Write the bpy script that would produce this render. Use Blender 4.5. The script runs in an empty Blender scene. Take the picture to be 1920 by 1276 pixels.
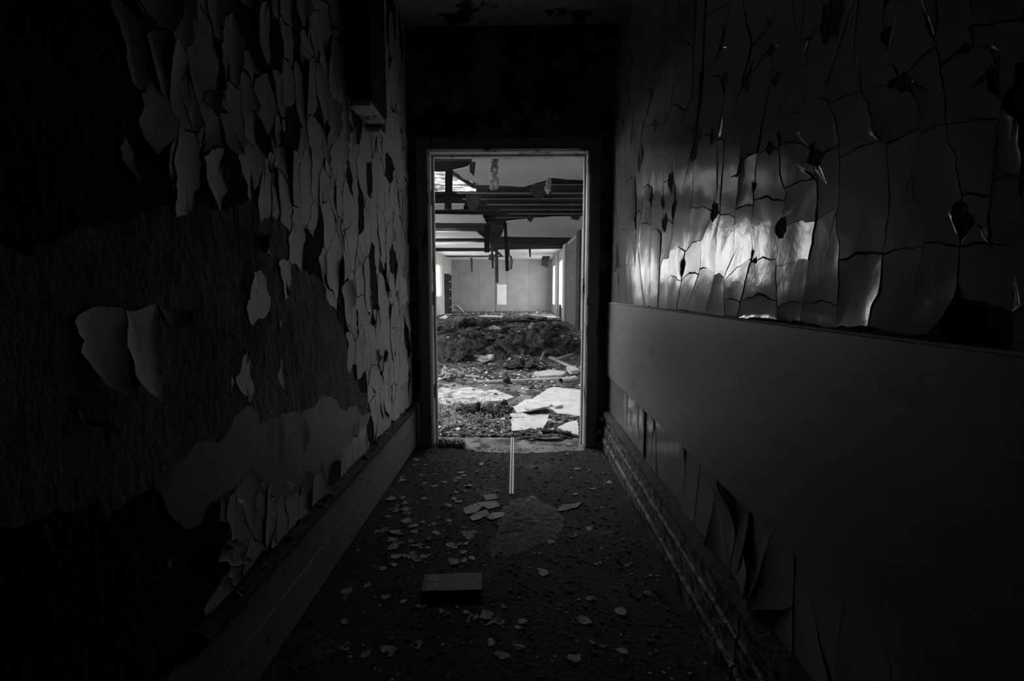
import bpy, bmesh, math, random
import numpy as np
from mathutils import Vector, Matrix, Euler, noise

random.seed(11)
S = bpy.context.scene
COL = S.collection

# ------------------------------------------------------------------ camera, sky, exposure
CAM = Vector((0.0, 0.0, 1.12))
FPX = 900.0
PITCH = math.atan(92 / FPX)
YAW = math.atan(15 / FPX)
cd = bpy.data.cameras.new('camera')
cd.sensor_width = 36.0
cd.lens = FPX / 1920 * 36.0
cd.clip_start = 0.02
cam = bpy.data.objects.new('camera', cd)
COL.objects.link(cam)
cam.location = CAM
cam.rotation_euler = Euler((math.pi / 2 - PITCH, 0, YAW))
S.camera = cam
ROT = cam.rotation_euler.to_matrix()

SKY = 11.0
w = bpy.data.worlds.new('overcast_sky')
S.world = w
w.use_nodes = True
w.node_tree.nodes['Background'].inputs[0].default_value = (1, 1, 1, 1)
w.node_tree.nodes['Background'].inputs[1].default_value = SKY

vs = S.view_settings
S.display_settings.display_device = 'sRGB'
vs.view_transform = 'Standard'
vs.look = 'None'
vs.gamma = 1.0
vs.exposure = 0.0
vs.use_curve_mapping = False
S.cycles.max_bounces = 10
S.cycles.diffuse_bounces = 5
S.cycles.glossy_bounces = 4
S.cycles.transparent_max_bounces = 6
S.cycles.sample_clamp_indirect = 6.0

# ------------------------------------------------------------------ main measures (metres)
XL, XR = -0.775, 0.63          # corridor walls
YD = 3.40                      # corridor face of the end wall
YB = -1.6                      # wall behind the camera
ZC = 2.885                     # corridor ceiling
WT = 0.16                      # end wall thickness
OL, OR, OT = -0.622, 0.460, 2.068   # door opening
RL, RR = -3.80, 1.75           # far room side walls
RY0, RY1 = YD + WT, 27.0
RC = 2.87                      # far room ceiling


def ray(px, py):
    return ROT @ Vector(((px - 960) / FPX, (638 - py) / FPX, -1.0))


def on_floor(px, py, z=0.0):
    d = ray(px, py)
    return CAM + d * ((z - CAM.z) / d.z)


def on_x(px, py, x):
    d = ray(px, py)
    return CAM + d * ((x - CAM.x) / d.x)


def on_y(px, py, y):
    d = ray(px, py)
    return CAM + d * ((y - CAM.y) / d.y)


# ------------------------------------------------------------------ materials
MATS = {}


def mat(name, lo, hi=None, rough=0.8, scale=6.0, bump=0.0, bscale=40.0, stretch=(1, 1, 1), spec=0.3,
        wear=None, wear_scale=8.0, wear_lo=0.5, wear_hi=0.56, metal=0.0, detail=6.0, rvar=0.0):
    """grey procedural surface: noise between two greys, optional worn patches, fine relief"""
    if name in MATS:
        return MATS[name]
    m = bpy.data.materials.new(name)
    m.use_nodes = True
    nt = m.node_tree
    b = nt.nodes['Principled BSDF']
    b.inputs['Roughness'].default_value = rough
    b.inputs['Specular IOR Level'].default_value = spec
    b.inputs['Metallic'].default_value = metal
    hi = lo if hi is None else hi
    tc = nt.nodes.new('ShaderNodeTexCoord')
    geo = nt.nodes.new('ShaderNodeNewGeometry')
    mp = nt.nodes.new('ShaderNodeMapping')
    mp.inputs['Scale'].default_value = stretch
    nt.links.new(geo.outputs['Position'], mp.inputs['Vector'])
    n1 = nt.nodes.new('ShaderNodeTexNoise')
    n1.inputs['Scale'].default_value = scale
    n1.inputs['Detail'].default_value = detail
    n1.inputs['Roughness'].default_value = 0.6
    nt.links.new(mp.outputs[0], n1.inputs['Vector'])
    r = nt.nodes.new('ShaderNodeValToRGB')
    r.color_ramp.elements[0].position = 0.32
    r.color_ramp.elements[1].position = 0.68
    r.color_ramp.elements[0].color = (lo, lo, lo, 1)
    r.color_ramp.elements[1].color = (hi, hi, hi, 1)
    nt.links.new(n1.outputs[0], r.inputs[0])
    col = r.outputs[0]
    if wear is not None:
        n2 = nt.nodes.new('ShaderNodeTexNoise')
        n2.inputs['Scale'].default_value = wear_scale
        n2.inputs['Detail'].default_value = 8
        n2.inputs['Roughness'].default_value = 0.65
        nt.links.new(mp.outputs[0], n2.inputs['Vector'])
        r2 = nt.nodes.new('ShaderNodeValToRGB')
        r2.color_ramp.elements[0].position = wear_lo
        r2.color_ramp.elements[1].position = wear_hi
        nt.links.new(n2.outputs[0], r2.inputs[0])
        mx = nt.nodes.new('ShaderNodeMixRGB')
        mx.inputs[2].default_value = (wear, wear, wear, 1)
        nt.links.new(r2.outputs[0], mx.inputs[0])
        nt.links.new(col, mx.inputs[1])
        col = mx.outputs[0]
    nt.links.new(col, b.inputs['Base Color'])
    if rvar:
        mr = nt.nodes.new('ShaderNodeMapRange')
        mr.inputs[3].default_value = max(0.02, rough - rvar)
        mr.inputs[4].default_value = rough + rvar
        nt.links.new(n1.outputs[0], mr.inputs[0])
        nt.links.new(mr.outputs[0], b.inputs['Roughness'])
    if bump:
        n3 = nt.nodes.new('ShaderNodeTexNoise')
        n3.inputs['Scale'].default_value = bscale
        n3.inputs['Detail'].default_value = 5
        n3.inputs['Roughness'].default_value = 0.6
        nt.links.new(mp.outputs[0], n3.inputs['Vector'])
        bp = nt.nodes.new('ShaderNodeBump')
        bp.inputs['Strength'].default_value = min(1.0, bump)
        bp.inputs['Distance'].default_value = 0.02 * max(1.0, bump)
        nt.links.new(n3.outputs[0], bp.inputs['Height'])
        nt.links.new(bp.outputs[0], b.inputs['Normal'])
    MATS[name] = m
    return m


PLASTER_L = mat('underlayer_with_shade', 0.008, 0.025, 0.95, 8.0, 0.8, 40, (1, 1, .6))  # dark underlayer that also carries the shade in paint gaps and near end
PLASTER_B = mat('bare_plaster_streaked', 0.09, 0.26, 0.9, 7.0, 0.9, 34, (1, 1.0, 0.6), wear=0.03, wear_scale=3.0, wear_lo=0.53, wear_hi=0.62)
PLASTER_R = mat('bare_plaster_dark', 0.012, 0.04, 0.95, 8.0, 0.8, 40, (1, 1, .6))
PAINT_L = mat('matt_wall_paint', 0.42, 0.50, 0.36, 2.0, 0.12, 30, spec=0.45)
PAINT_P = mat('stained_wall_paint', 0.20, 0.26, 0.5, 2.0, 0.2, 12, (1, 1, .5), spec=0.35, wear=0.05, wear_scale=3.2, wear_lo=0.50, wear_hi=0.56)
REAR = mat('dark_rear_wall', 0.02, 0.03, 0.9)  # wall out of view, kept dark to cut bounce light
CRUMB_C = mat('dark_corridor_crumb', 0.006, 0.05, 0.85, 9)  # darker crumb tone for the corridor floor
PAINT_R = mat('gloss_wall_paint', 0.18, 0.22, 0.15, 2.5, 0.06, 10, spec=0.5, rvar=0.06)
PAINT_END = mat('end_wall_plaster', 0.10, 0.2, 0.85, 5, 0.8, 12, wear=0.03, wear_scale=4, wear_lo=.48, wear_hi=.55)
CEIL = mat('corridor_ceiling_paint', 0.3, 0.4, 0.85, 3, 0.4, 20, wear=0.02, wear_scale=3, wear_lo=.58, wear_hi=.6)
BOARD = mat('hardboard', 0.15, 0.22, 0.45, 2.5, 0.02, 60, (1, .6, 1.2), spec=0.4, wear=0.07, wear_scale=5.0, wear_lo=.56, wear_hi=.72)
BOARD_EDGE = mat('hardboard_edge', 0.30, 0.36, 0.7)
SKIRT_L = mat('skirting_paint_pale', 0.20, 0.26, 0.5, 3, 0.15, 30, wear=0.02, wear_scale=20, wear_lo=.61, wear_hi=.64)
SKIRT_R = mat('skirting_paint_chipped', 0.12, 0.17, 0.4, 3, 0.6, 50, (1, .7, 1), wear=0.010, wear_scale=30, wear_lo=.49, wear_hi=.52)
SKIRT_TOP = mat('skirting_ledge_dirty', 0.02, 0.07, 0.8, 20, 0.8, 50)
CASING = mat('door_casing_paint', 0.16, 0.22, 0.5, 5, 0.3, 40, (1, 1, .3), wear=0.04, wear_scale=10, wear_lo=.58, wear_hi=.62)
JAMB = mat('jamb_paint_white', 0.45, 0.6, 0.45, 6, 0.3, 40, (1, 1, .25), wear=0.06, wear_scale=13, wear_lo=.57, wear_hi=.6)
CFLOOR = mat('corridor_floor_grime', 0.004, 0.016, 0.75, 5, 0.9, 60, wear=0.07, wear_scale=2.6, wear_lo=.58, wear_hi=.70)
CHIP = mat('paint_chip', 0.05, 0.24, 0.6, 7)
CHIP_D = mat('dark_crumb', 0.02, 0.14, 0.85, 9)
RFLOOR = mat('far_room_floor', 0.04, 0.30, 0.75, 1.8, 0.6, 30, wear=0.04, wear_scale=3, wear_lo=.48, wear_hi=.60)
RWALL = mat('far_room_wall', 0.38, 0.48, 0.8, 1.3, 0.2, 14, wear=0.2, wear_scale=3, wear_lo=.6, wear_hi=.75)
RPANEL = mat('far_panelling', 0.30, 0.38, 0.8, 1.6, 0.1, 20)
RCEIL = mat('ceiling_board', 0.46, 0.56, 0.85, 1.2, 0.2, 12, wear=0.12, wear_scale=6, wear_lo=.66, wear_hi=.7)
RCEIL_LIT = mat('window_lit_ceiling_board', 0.75, 0.85, 0.8, 2)  # paler copy of the board, window light put into the colour
RWHITE = mat('white_board', 0.75, 0.85, 0.7)
TIMBER = mat('dark_timber', 0.015, 0.05, 0.9, 4, 0.6, 30, (.15, 1, 1))
DECK = mat('roof_deck', 0.012, 0.03, 0.9, 5, 0.5, 20)
LATH = mat('pale_lath', 0.20, 0.34, 0.85, 9)
FLAP = mat('torn_ceiling_board', 0.03, 0.07, 0.9, 6, 0.5, 30)
SLAB = mat('plaster_slab', 0.45, 0.65, 0.8, 7, 0.5, 35, wear=0.22, wear_scale=10, wear_lo=.6, wear_hi=.68)
FLUFF = mat('pale_insulation', 0.22, 0.55, 0.95, 22, 1.0, 70)
FLUFFD = mat('dark_insulation', 0.012, 0.15, 0.95, 7, 1.0, 70)
WOODP = mat('weathered_wood', 0.32, 0.55, 0.8, 8, 0.3, 30)
METAL = mat('worn_metal_strip', 0.5, 0.65, 0.35, 14, 0.2, 60, metal=0.4)
BLACK = mat('black_plastic', 0.006, 0.010, 0.4)
BLACKM = mat('black_wood_and_shade', 0.004, 0.012, 0.8, 6)  # black for dark boards, also for the painted shade of duct and recess
LABELM = mat('faded_label', 0.10, 0.15, 0.7, 30)
BOOKM = mat('dark_cardboard', 0.010, 0.02, 0.6, 20)
GROUND = mat('outside_gravel', 0.7, 0.8, 0.9, 1)


def brick_mat():
    m = bpy.data.materials.new('far_brick')
    m.use_nodes = True
    nt = m.node_tree
    b = nt.nodes['Principled BSDF']
    b.inputs['Roughness'].default_value = 0.9
    g = nt.nodes.new('ShaderNodeNewGeometry')
    sp = nt.nodes.new('ShaderNodeSeparateXYZ')
    cb = nt.nodes.new('ShaderNodeCombineXYZ')
    nt.links.new(g.outputs['Position'], sp.inputs[0])
    nt.links.new(sp.outputs['Y'], cb.inputs['X'])
    nt.links.new(sp.outputs['Z'], cb.inputs['Y'])
    t = nt.nodes.new('ShaderNodeTexBrick')
    t.inputs['Color1'].default_value = (.08, .08, .08, 1)
    t.inputs['Color2'].default_value = (.12, .12, .12, 1)
    t.inputs['Mortar'].default_value = (.2, .2, .2, 1)
    t.inputs['Scale'].default_value = 1.0
    t.inputs['Brick Width'].default_value = 0.45
    t.inputs['Row Height'].default_value = 0.08
    t.inputs['Mortar Size'].default_value = 0.012
    nt.links.new(cb.outputs[0], t.inputs['Vector'])
    nt.links.new(t.outputs['Color'], b.inputs['Base Color'])
    return m


BRICK = brick_mat()


def glass_mat():
    m = bpy.data.materials.new('dusty_window_glass')
    m.use_nodes = True
    nt = m.node_tree
    nt.nodes.remove(nt.nodes['Principled BSDF'])
    tr = nt.nodes.new('ShaderNodeBsdfTransparent')
    tr.inputs[0].default_value = (.9, .9, .9, 1)
    gl = nt.nodes.new('ShaderNodeBsdfGlossy')
    gl.inputs['Roughness'].default_value = 0.1
    mx = nt.nodes.new('ShaderNodeMixShader')
    mx.inputs[0].default_value = 0.07
    nt.links.new(tr.outputs[0], mx.inputs[1])
    nt.links.new(gl.outputs[0], mx.inputs[2])
    nt.links.new(mx.outputs[0], nt.nodes['Material Output'].inputs[0])
    return m


GLASS = glass_mat()


# ------------------------------------------------------------------ mesh helpers
def link(name, me, material, parent=None, loc=(0, 0, 0), rot=(0, 0, 0), smooth=False):
    if not me.materials and material is not None:
        me.materials.append(material)
    if smooth:
        me.polygons.foreach_set('use_smooth', [True] * len(me.polygons))
    o = bpy.data.objects.new(name, me)
    COL.objects.link(o)
    o.location = loc
    o.rotation_euler = rot
    if parent is not None:
        o.parent = parent
        o.matrix_parent_inverse = Matrix.Identity(4)
    return o


def mesh(name, verts, faces, material, parent=None, loc=(0, 0, 0), rot=(0, 0, 0), smooth=False):
    me = bpy.data.meshes.new(name)
    me.from_pydata([tuple(v) for v in verts], [], faces)
    me.update()
    return link(name, me, material, parent, loc, rot, smooth)


def box_data(sx, sy, sz, bev=0.0):
    bm = bmesh.new()
    bmesh.ops.create_cube(bm, size=1.0)
    bmesh.ops.scale(bm, vec=(sx, sy, sz), verts=bm.verts)
    if bev:
        bmesh.ops.bevel(bm, geom=list(bm.edges), offset=bev, segments=1, affect='EDGES')
    me = bpy.data.meshes.new('box')
    bm.to_mesh(me)
    bm.free()
    return me


def box(name, lo, hi, material, parent=None, bev=0.0):
    """axis-aligned box between two corners (world), or in its parent's space"""
    c = [(a + b) / 2 for a, b in zip(lo, hi)]
    s = [abs(b - a) for a, b in zip(lo, hi)]
    return link(name, box_data(*s, bev), material, parent, c)


def beam(name, a, b, wid, thick, material, parent=None, taper=1.0, roll=0.0):
    """a bar from point a to point b with a rectangular section, slightly uneven"""
    a, b = Vector(a), Vector(b)
    d = b - a
    L = d.length
    n = 5
    vs_, fs = [], []
    for i in range(n):
        t = i / (n - 1)
        k = 1 + (taper - 1) * t
        j = [random.uniform(-.06, .06) for _ in range(4)]
        for q, (sx, sy) in enumerate(((-1, -1), (1, -1), (1, 1), (-1, 1))):
            vs_.append((sx * wid / 2 * k * (1 + j[q]), sy * thick / 2 * k * (1 + j[q]), t * L))
    for i in range(n - 1):
        for q in range(4):
            r = (q + 1) % 4
            fs.append((i * 4 + q, i * 4 + r, i * 4 + 4 + r, i * 4 + 4 + q))
    fs.append((3, 2, 1, 0))
    e = (n - 1) * 4
    fs.append((e, e + 1, e + 2, e + 3))
    z = d.normalized()
    if abs(z.z) > .75:
        x = Vector((1, 0, 0))
        x = (x - z * x.dot(z)).normalized()
        y = z.cross(x)
    else:
        y = Vector((0, 0, 1))
        y = (y - z * y.dot(z)).normalized()
        x = y.cross(z)
    o = mesh(name, vs_, fs, material, parent)
    m = Matrix((x, y, z)).transposed().to_4x4() @ Matrix.Rotation(roll, 4, 'Z')
    m.translation = a
    o.matrix_basis = m
    return o


def tag(o, label=None, category=None, group=None, kind=None):
    if label:
        o['label'] = label
    if category:
        o['category'] = category
    if group:
        o['group'] = group
    if kind:
        o['kind'] = kind
    return o


def struct(o, label=None, category=None):
    o['kind'] = 'structure'
    if label:
        o['label'] = label
    if category:
        o['category'] = category
    return o


def empty(name, loc=(0, 0, 0), rz=0.0):
    o = bpy.data.objects.new(name, None)
    COL.objects.link(o)
    o.location = loc
    o.rotation_euler = (0, 0, rz)
    o.empty_display_size = 0.1
    return o


# ------------------------------------------------------------------ the shell of the corridor
T = 0.12
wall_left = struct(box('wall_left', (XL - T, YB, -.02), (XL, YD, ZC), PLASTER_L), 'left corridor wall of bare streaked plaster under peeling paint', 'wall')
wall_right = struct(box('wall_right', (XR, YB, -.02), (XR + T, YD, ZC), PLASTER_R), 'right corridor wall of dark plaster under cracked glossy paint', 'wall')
wall_rear = struct(box('wall_rear', (XL - T, YB - T, -.02), (XR + T, YB, ZC), REAR), 'plain wall closing the corridor behind the viewer', 'wall')
ceiling = struct(box('ceiling', (XL - T, YB - T, ZC), (XR + T, YD + WT, ZC + .1), CEIL), 'stained corridor ceiling with torn dark holes', 'ceiling')
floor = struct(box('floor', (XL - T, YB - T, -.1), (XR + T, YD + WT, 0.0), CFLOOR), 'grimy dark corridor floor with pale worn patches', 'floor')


def end_wall():
    x0, x1, z1 = RL - .2, RR + .2, 3.4
    v, f = [], []
    outl = [(x0, -.02), (OL - .03, -.02), (OL - .03, OT + .03), (OR + .03, OT + .03), (OR + .03, -.02), (x1, -.02), (x1, z1), (x0, z1)]
    n = len(outl)
    for yy in (YD, YD + WT):
        v += [(x, yy, z) for x, z in outl]
    quads = [(0, 1, 2, 7), (2, 3, 6, 7), (3, 4, 5, 6)]
    f += quads + [tuple(i + n for i in reversed(q)) for q in quads]
    f += [(i + n, (i + 1) % n + n, (i + 1) % n, i) for i in range(n)]
    return mesh('wall_end', v, f, PAINT_END)


wall_end = struct(end_wall(), 'dark end wall of peeling plaster around the doorway', 'wall')

# ------------------------------------------------------------------ door frame
door = struct(empty('door_1', ((OL + OR) / 2, YD, 0)), 'painted wooden door frame without a door, flaking on both jambs', 'door frame')
DX = (OL + OR) / 2


def dbox(name, lo, hi, m, bev=0.003, parent=None):
    return box(name, (lo[0] - DX, lo[1] - YD, lo[2]), (hi[0] - DX, hi[1] - YD, hi[2]), m, parent or door, bev)


CW = 0.090
for s, e in ((-1, OL), (1, OR)):
    a, b = (e - CW, e - .012) if s < 0 else (e + .012, e + CW)
    dbox('casing', (a, YD - .022, 0.0), (b, YD - .001, OT + .012 + (CW - .012)), CASING)
    # bead on the inner edge of the casing
    a, b = (e - .020, e - .006) if s < 0 else (e + .006, e + .020)
    dbox('casing_bead', (a, YD - .034, 0.0), (b, YD - .0225, OT + .018), JAMB, .004)
    # plinth block
    a, b = (e - CW - .004, e - .008) if s < 0 else (e + .008, e + CW + .004)
    dbox('plinth_block', (a, YD - .033, 0.0), (b, YD - .0225, .16), CASING, .003)
    # jamb lining and stop
    a, b = (e - .03, e) if s < 0 else (e, e + .03)
    dbox('jamb', (a, YD - .012, 0), (b, YD + WT + .012, OT), JAMB)
    a, b = (e + .0005, e + .014) if s < 0 else (e - .014, e - .0005)
    dbox('door_stop', (a, YD + .06, 0), (b, YD + .10, OT - .001), JAMB)
dbox('head_casing', (OL - .011, YD - .0225, OT + .012), (OR + .011, YD - .001, OT + CW), CASING)
dbox('head_bead', (OL - .005, YD - .034, OT + .006), (OR + .005, YD - .0228, OT + .018), JAMB, .004)
dbox('head_jamb', (OL - .03, YD - .012, OT + .0005), (OR + .03, YD + WT + .012, OT + .03), JAMB)
dbox('head_stop', (OL + .015, YD + .06, OT - .014), (OR - .015, YD + .10, OT), JAMB)
for zz in (0.35, 1.02, 1.72):       # old hinge leaves on the left jamb
    dbox('hinge', (OL + .0003, YD + .004, zz), (OL + .004, YD + .05, zz + .1), BLACKM, .001)


# ------------------------------------------------------------------ skirtings
def profile_run(name, prof, y0, y1, sx, x0, material, parent=None):
    """moulding: profile points (out, z) swept along y on the wall at x0 facing sx"""
    n = len(prof)
    ys = [y0, y1]
    v = [(x0 + sx * o, y, z) for y in ys for o, z in prof]
    f = [(i, (i + 1) % n, n + (i + 1) % n, n + i) for i in range(n)]
    f += [tuple(range(n - 1, -1, -1)), tuple(range(n, 2 * n))]
    return mesh(name, v, f, material, parent)


base_l = struct(empty('baseboard_left'), 'tall pale left skirting board with a broken dirty top moulding', 'baseboard')
profile_run('lower_board', [(0, .012), (.028, .012), (.028, .156), (.018, .160), (0, .160)], YB, YD - .01, 1, XL, SKIRT_L, base_l)
profile_run('upper_board', [(0, .160), (.018, .160), (.028, .164), (.028, .275), (0, .275)], YB, YD - .01, 1, XL, SKIRT_L, base_l)
profile_run('top_moulding', [(0, .276), (.030, .276), (.036, .285), (.036, .297), (.028, .308), (.012, .314), (0, .316)], 1.05, YD - .01, 1, XL, SKIRT_TOP, base_l)
box('end_block', (XL + .001, YD - .052, 0.0), (XL + .055, YD - .012, .325), SKIRT_L, base_l, .003)
base_r = struct(empty('baseboard_right'), 'tiered right skirting board of chipped flaking paint', 'baseboard')
for y0, y1 in ((YB, 1.235), (1.245, YD - .012)):
    profile_run('lower_board', [(0, .010), (.042, .010), (.044, .02), (.044, .080), (.038, .090), (0, .090)], y0, y1, -1, XR, SKIRT_R, base_r)
    profile_run('middle_board', [(0, .091), (.032, .091), (.034, .095), (.034, .165), (.030, .172), (0, .172)], y0, y1, -1, XR, SKIRT_R, base_r)
    profile_run('upper_board', [(0, .173), (.026, .173), (.027, .177), (.027, .245), (0, .245)], y0, y1, -1, XR, SKIRT_R, base_r)
profile_run('top_moulding', [(0, .246), (.032, .246), (.042, .254), (.042, .266), (.034, .277), (.014, .284), (0, .286)], YB, YD - .012, -1, XR, SKIRT_TOP, base_r)


# ------------------------------------------------------------------ peeling paint
def voronoi(seeds, wts, bounds, sc=(1, 1)):
    """cells of a power diagram clipped to a box; returns list of polygons (list of (u, v))"""
    P = np.array(seeds, float) * np.array(sc)
    W = np.array(wts, float)
    (u0, v0), (u1, v1) = bounds
    out = []
    for i in range(len(P)):
        poly = [(u0 * sc[0], v0 * sc[1]), (u1 * sc[0], v0 * sc[1]), (u1 * sc[0], v1 * sc[1]), (u0 * sc[0], v1 * sc[1])]
        d2 = ((P - P[i]) ** 2).sum(1)
        for j in np.argsort(d2)[1:34]:
            dx, dy = P[j] - P[i]
            # keep points with |p-pi|^2 - wi <= |p-pj|^2 - wj
            c = (P[j] ** 2).sum() - (P[i] ** 2).sum() - W[j] + W[i]
            new = []
            for k in range(len(poly)):
                a, b = poly[k], poly[(k + 1) % len(poly)]
                fa = 2 * (a[0] * dx + a[1] * dy) - c
                fb = 2 * (b[0] * dx + b[1] * dy) - c
                if fa <= 0:
                    new.append(a)
                if (fa < 0 < fb) or (fb < 0 < fa):
                    t = fa / (fa - fb)
                    new.append((a[0] + t * (b[0] - a[0]), a[1] + t * (b[1] - a[1])))
            poly = new
            if len(poly) < 3:
                break
        out.append([(p[0] / sc[0], p[1] / sc[1]) for p in poly] if len(poly) >= 3 else None)
    return out


def nz(u, v, s, k=0.0):
    return noise.noise(Vector((u * s, v * s, k)))


def flake_shape(poly, wob, gap, curl, cdir, lift, thick=0.002, step=0.022, bounds=None, rag=0.0, holes=()):
    """verts (u, v, h) and faces of one flake: curled thin shell with a rim"""
    per = sum(math.dist(poly[i], poly[(i + 1) % len(poly)]) for i in range(len(poly)))
    step = max(step, per / (90 if holes else 40))
    pts = []
    for i in range(len(poly)):
        a, b = poly[i], poly[(i + 1) % len(poly)]
        n = max(1, int(math.dist(a, b) / step))
        for k in range(n):
            t = k / n
            pts.append((a[0] + t * (b[0] - a[0]), a[1] + t * (b[1] - a[1])))
    mu = sum(p[0] for p in poly) / len(poly)
    mv = sum(p[1] for p in poly) / len(poly)
    q = []
    for u, v in pts:
        du = wob * (nz(u, v, 9, 1.3) + .5 * nz(u, v, 27, 4.1))
        dv = wob * (nz(u, v, 9, 7.7) + .5 * nz(u, v, 27, 2.2))
        u2, v2 = u + du + rag * nz(u, v, 80, 6.6), v + dv + rag * nz(u, v, 80, 1.6)
        for hu, hv, hr in holes:
            hd = math.hypot(u2 - hu, v2 - hv)
            rr = hr * (1 + .5 * nz(u2, v2, 45, 5.5))
            if hd < rr:                                # paint chipped away here: edge retreats towards the flake's middle
                ml = math.hypot(mu - hu, mv - hv) + 1e-6
                k = min(math.sqrt(rr * rr - hd * hd), ml * .7) / ml
                u2, v2 = u2 + (mu - hu) * k, v2 + (mv - hv) * k
        if bounds:
            (u0, v0), (u1, v1) = bounds
            u2, v2 = min(max(u2, u0), u1), min(max(v2, v0), v1)
        q.append((u2, v2))
    cu = sum(p[0] for p in q) / len(q)
    cv = sum(p[1] for p in q) / len(q)
    ring = []
    for u, v in q:
        L = math.hypot(u - cu, v - cv) + 1e-6
        g = gap * max(0.12, 0.75 + 1.9 * nz(u, v, 6, 11.0)) + gap * 0.3 * nz(u, v, 60, 3.0)
        g = min(g, L * .6)
        k = 1 - g / L
        ring.append((cu + (u - cu) * k, cv + (v - cv) * k))
    R = max(1e-4, max((u - cu) * cdir[0] + (v - cv) * cdir[1] for u, v in ring))
    Rm = max(math.hypot(u - cu, v - cv) for u, v in ring)

    def place(u, v, t):
        s = ((u - cu) * cdir[0] + (v - cv) * cdir[1]) / R
        k = max(0.0, (s + 0.25) / 1.25)
        h = thick + lift * t ** 5 + curl * k * k
        sh = curl * .35 * k ** 2
        u -= cdir[0] * sh
        v -= cdir[1] * sh
        h += 0.0010 * nz(u, v, 14, 9)
        return (u, v, h)

    N = len(ring)
    V, F = [], []
    levels = (1.0, .82, .55, .28)
    for t in levels:
        for u, v in ring:
            V.append(place(cu + (u - cu) * t, cv + (v - cv) * t, t))
    V.append(place(cu, cv, 0))
    c = len(V) - 1
    for r in range(len(levels) - 1):
        for i in range(N):
            j = (i + 1) % N
            F.append((r * N + i, r * N + j, (r + 1) * N + j, (r + 1) * N + i))
    r = (len(levels) - 1) * N
    for i in range(N):
        F.append((r + i, r + (i + 1) % N, c))
    b0 = len(V)
    for i in range(N):
        V.append(V[i])
    for i in range(N):
        u, v, h = V[i]
        V.append((u, v, h - thick))
    for i in range(N):
        j = (i + 1) % N
        F.append((b0 + N + i, b0 + N + j, b0 + j, b0 + i))
    return V, F, (cu, cv), abs(sum(ring[i][0] * ring[(i + 1) % N][1] - ring[(i + 1) % N][0] * ring[i][1] for i in range(N))) / 2


def wall_pt(side, u, v, h):
    if side == 'L':
        return (XL + h, u, v)
    if side == 'R':
        return (XR - h, u, v)
    return (u, YD - h, v)


def lay_paint(side, wall, flakes, material, limit=300, name='paint_flake'):
    """flakes = [(V, F, centre, area)]; largest become parts, the rest one stuff part"""
    eye = CAM
    def weight(fl):
        p = Vector(wall_pt(side, fl[2][0], fl[2][1], 0))
        vis = 1.0 if p.y > 0.45 else 0.01
        return vis * fl[3] / max(.2, (p - eye).length) ** 2
    flakes.sort(key=weight, reverse=True)
    off = Vector(wall.location)
    flip = side == 'L'
    for fl in flakes[:limit]:
        c = Vector(wall_pt(side, fl[2][0], fl[2][1], 0))
        vs_ = [Vector(wall_pt(side, *p)) - c for p in fl[0]]
        F = [tuple(reversed(f)) for f in fl[1]] if flip else fl[1]
        o = mesh(name, vs_, F, material, wall, c - off, smooth=True)
    rest = flakes[limit:]
    if rest:
        V, F = [], []
        for fl in rest:
            b = len(V)
            V += [Vector(wall_pt(side, *p)) - off for p in fl[0]]
            F += [tuple(b + i for i in (reversed(f) if flip else f)) for f in fl[1]]
        o = mesh('small_paint_flakes', V, F, material, wall, smooth=True)
        o['kind'] = 'stuff'


def darts(bounds, rad, n_try, seeds=()):
    pts = list(seeds)
    (u0, v0), (u1, v1) = bounds
    for _ in range(n_try):
        u, v = random.uniform(u0, u1), random.uniform(v0, v1)
        r = rad(u, v)
        if all((u - a) ** 2 + (v - b) ** 2 > r * r for a, b in pts):
            pts.append((u, v))
    return pts


def inside(poly, p):
    x, y = p
    c = False
    for i in range(len(poly)):
        (x1, y1), (x2, y2) = poly[i], poly[i - 1]
        if (y1 > y) != (y2 > y) and x < (x2 - x1) * (y - y1) / (y2 - y1) + x1:
            c = not c
    return c


# --- right wall above the sheet: long vertical cracks and cross cracks, set out on the wall
def zr(x, y):
    q = on_x(1119 + .564 * x, .564 * y, XR)
    return (q.y, q.z)


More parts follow.
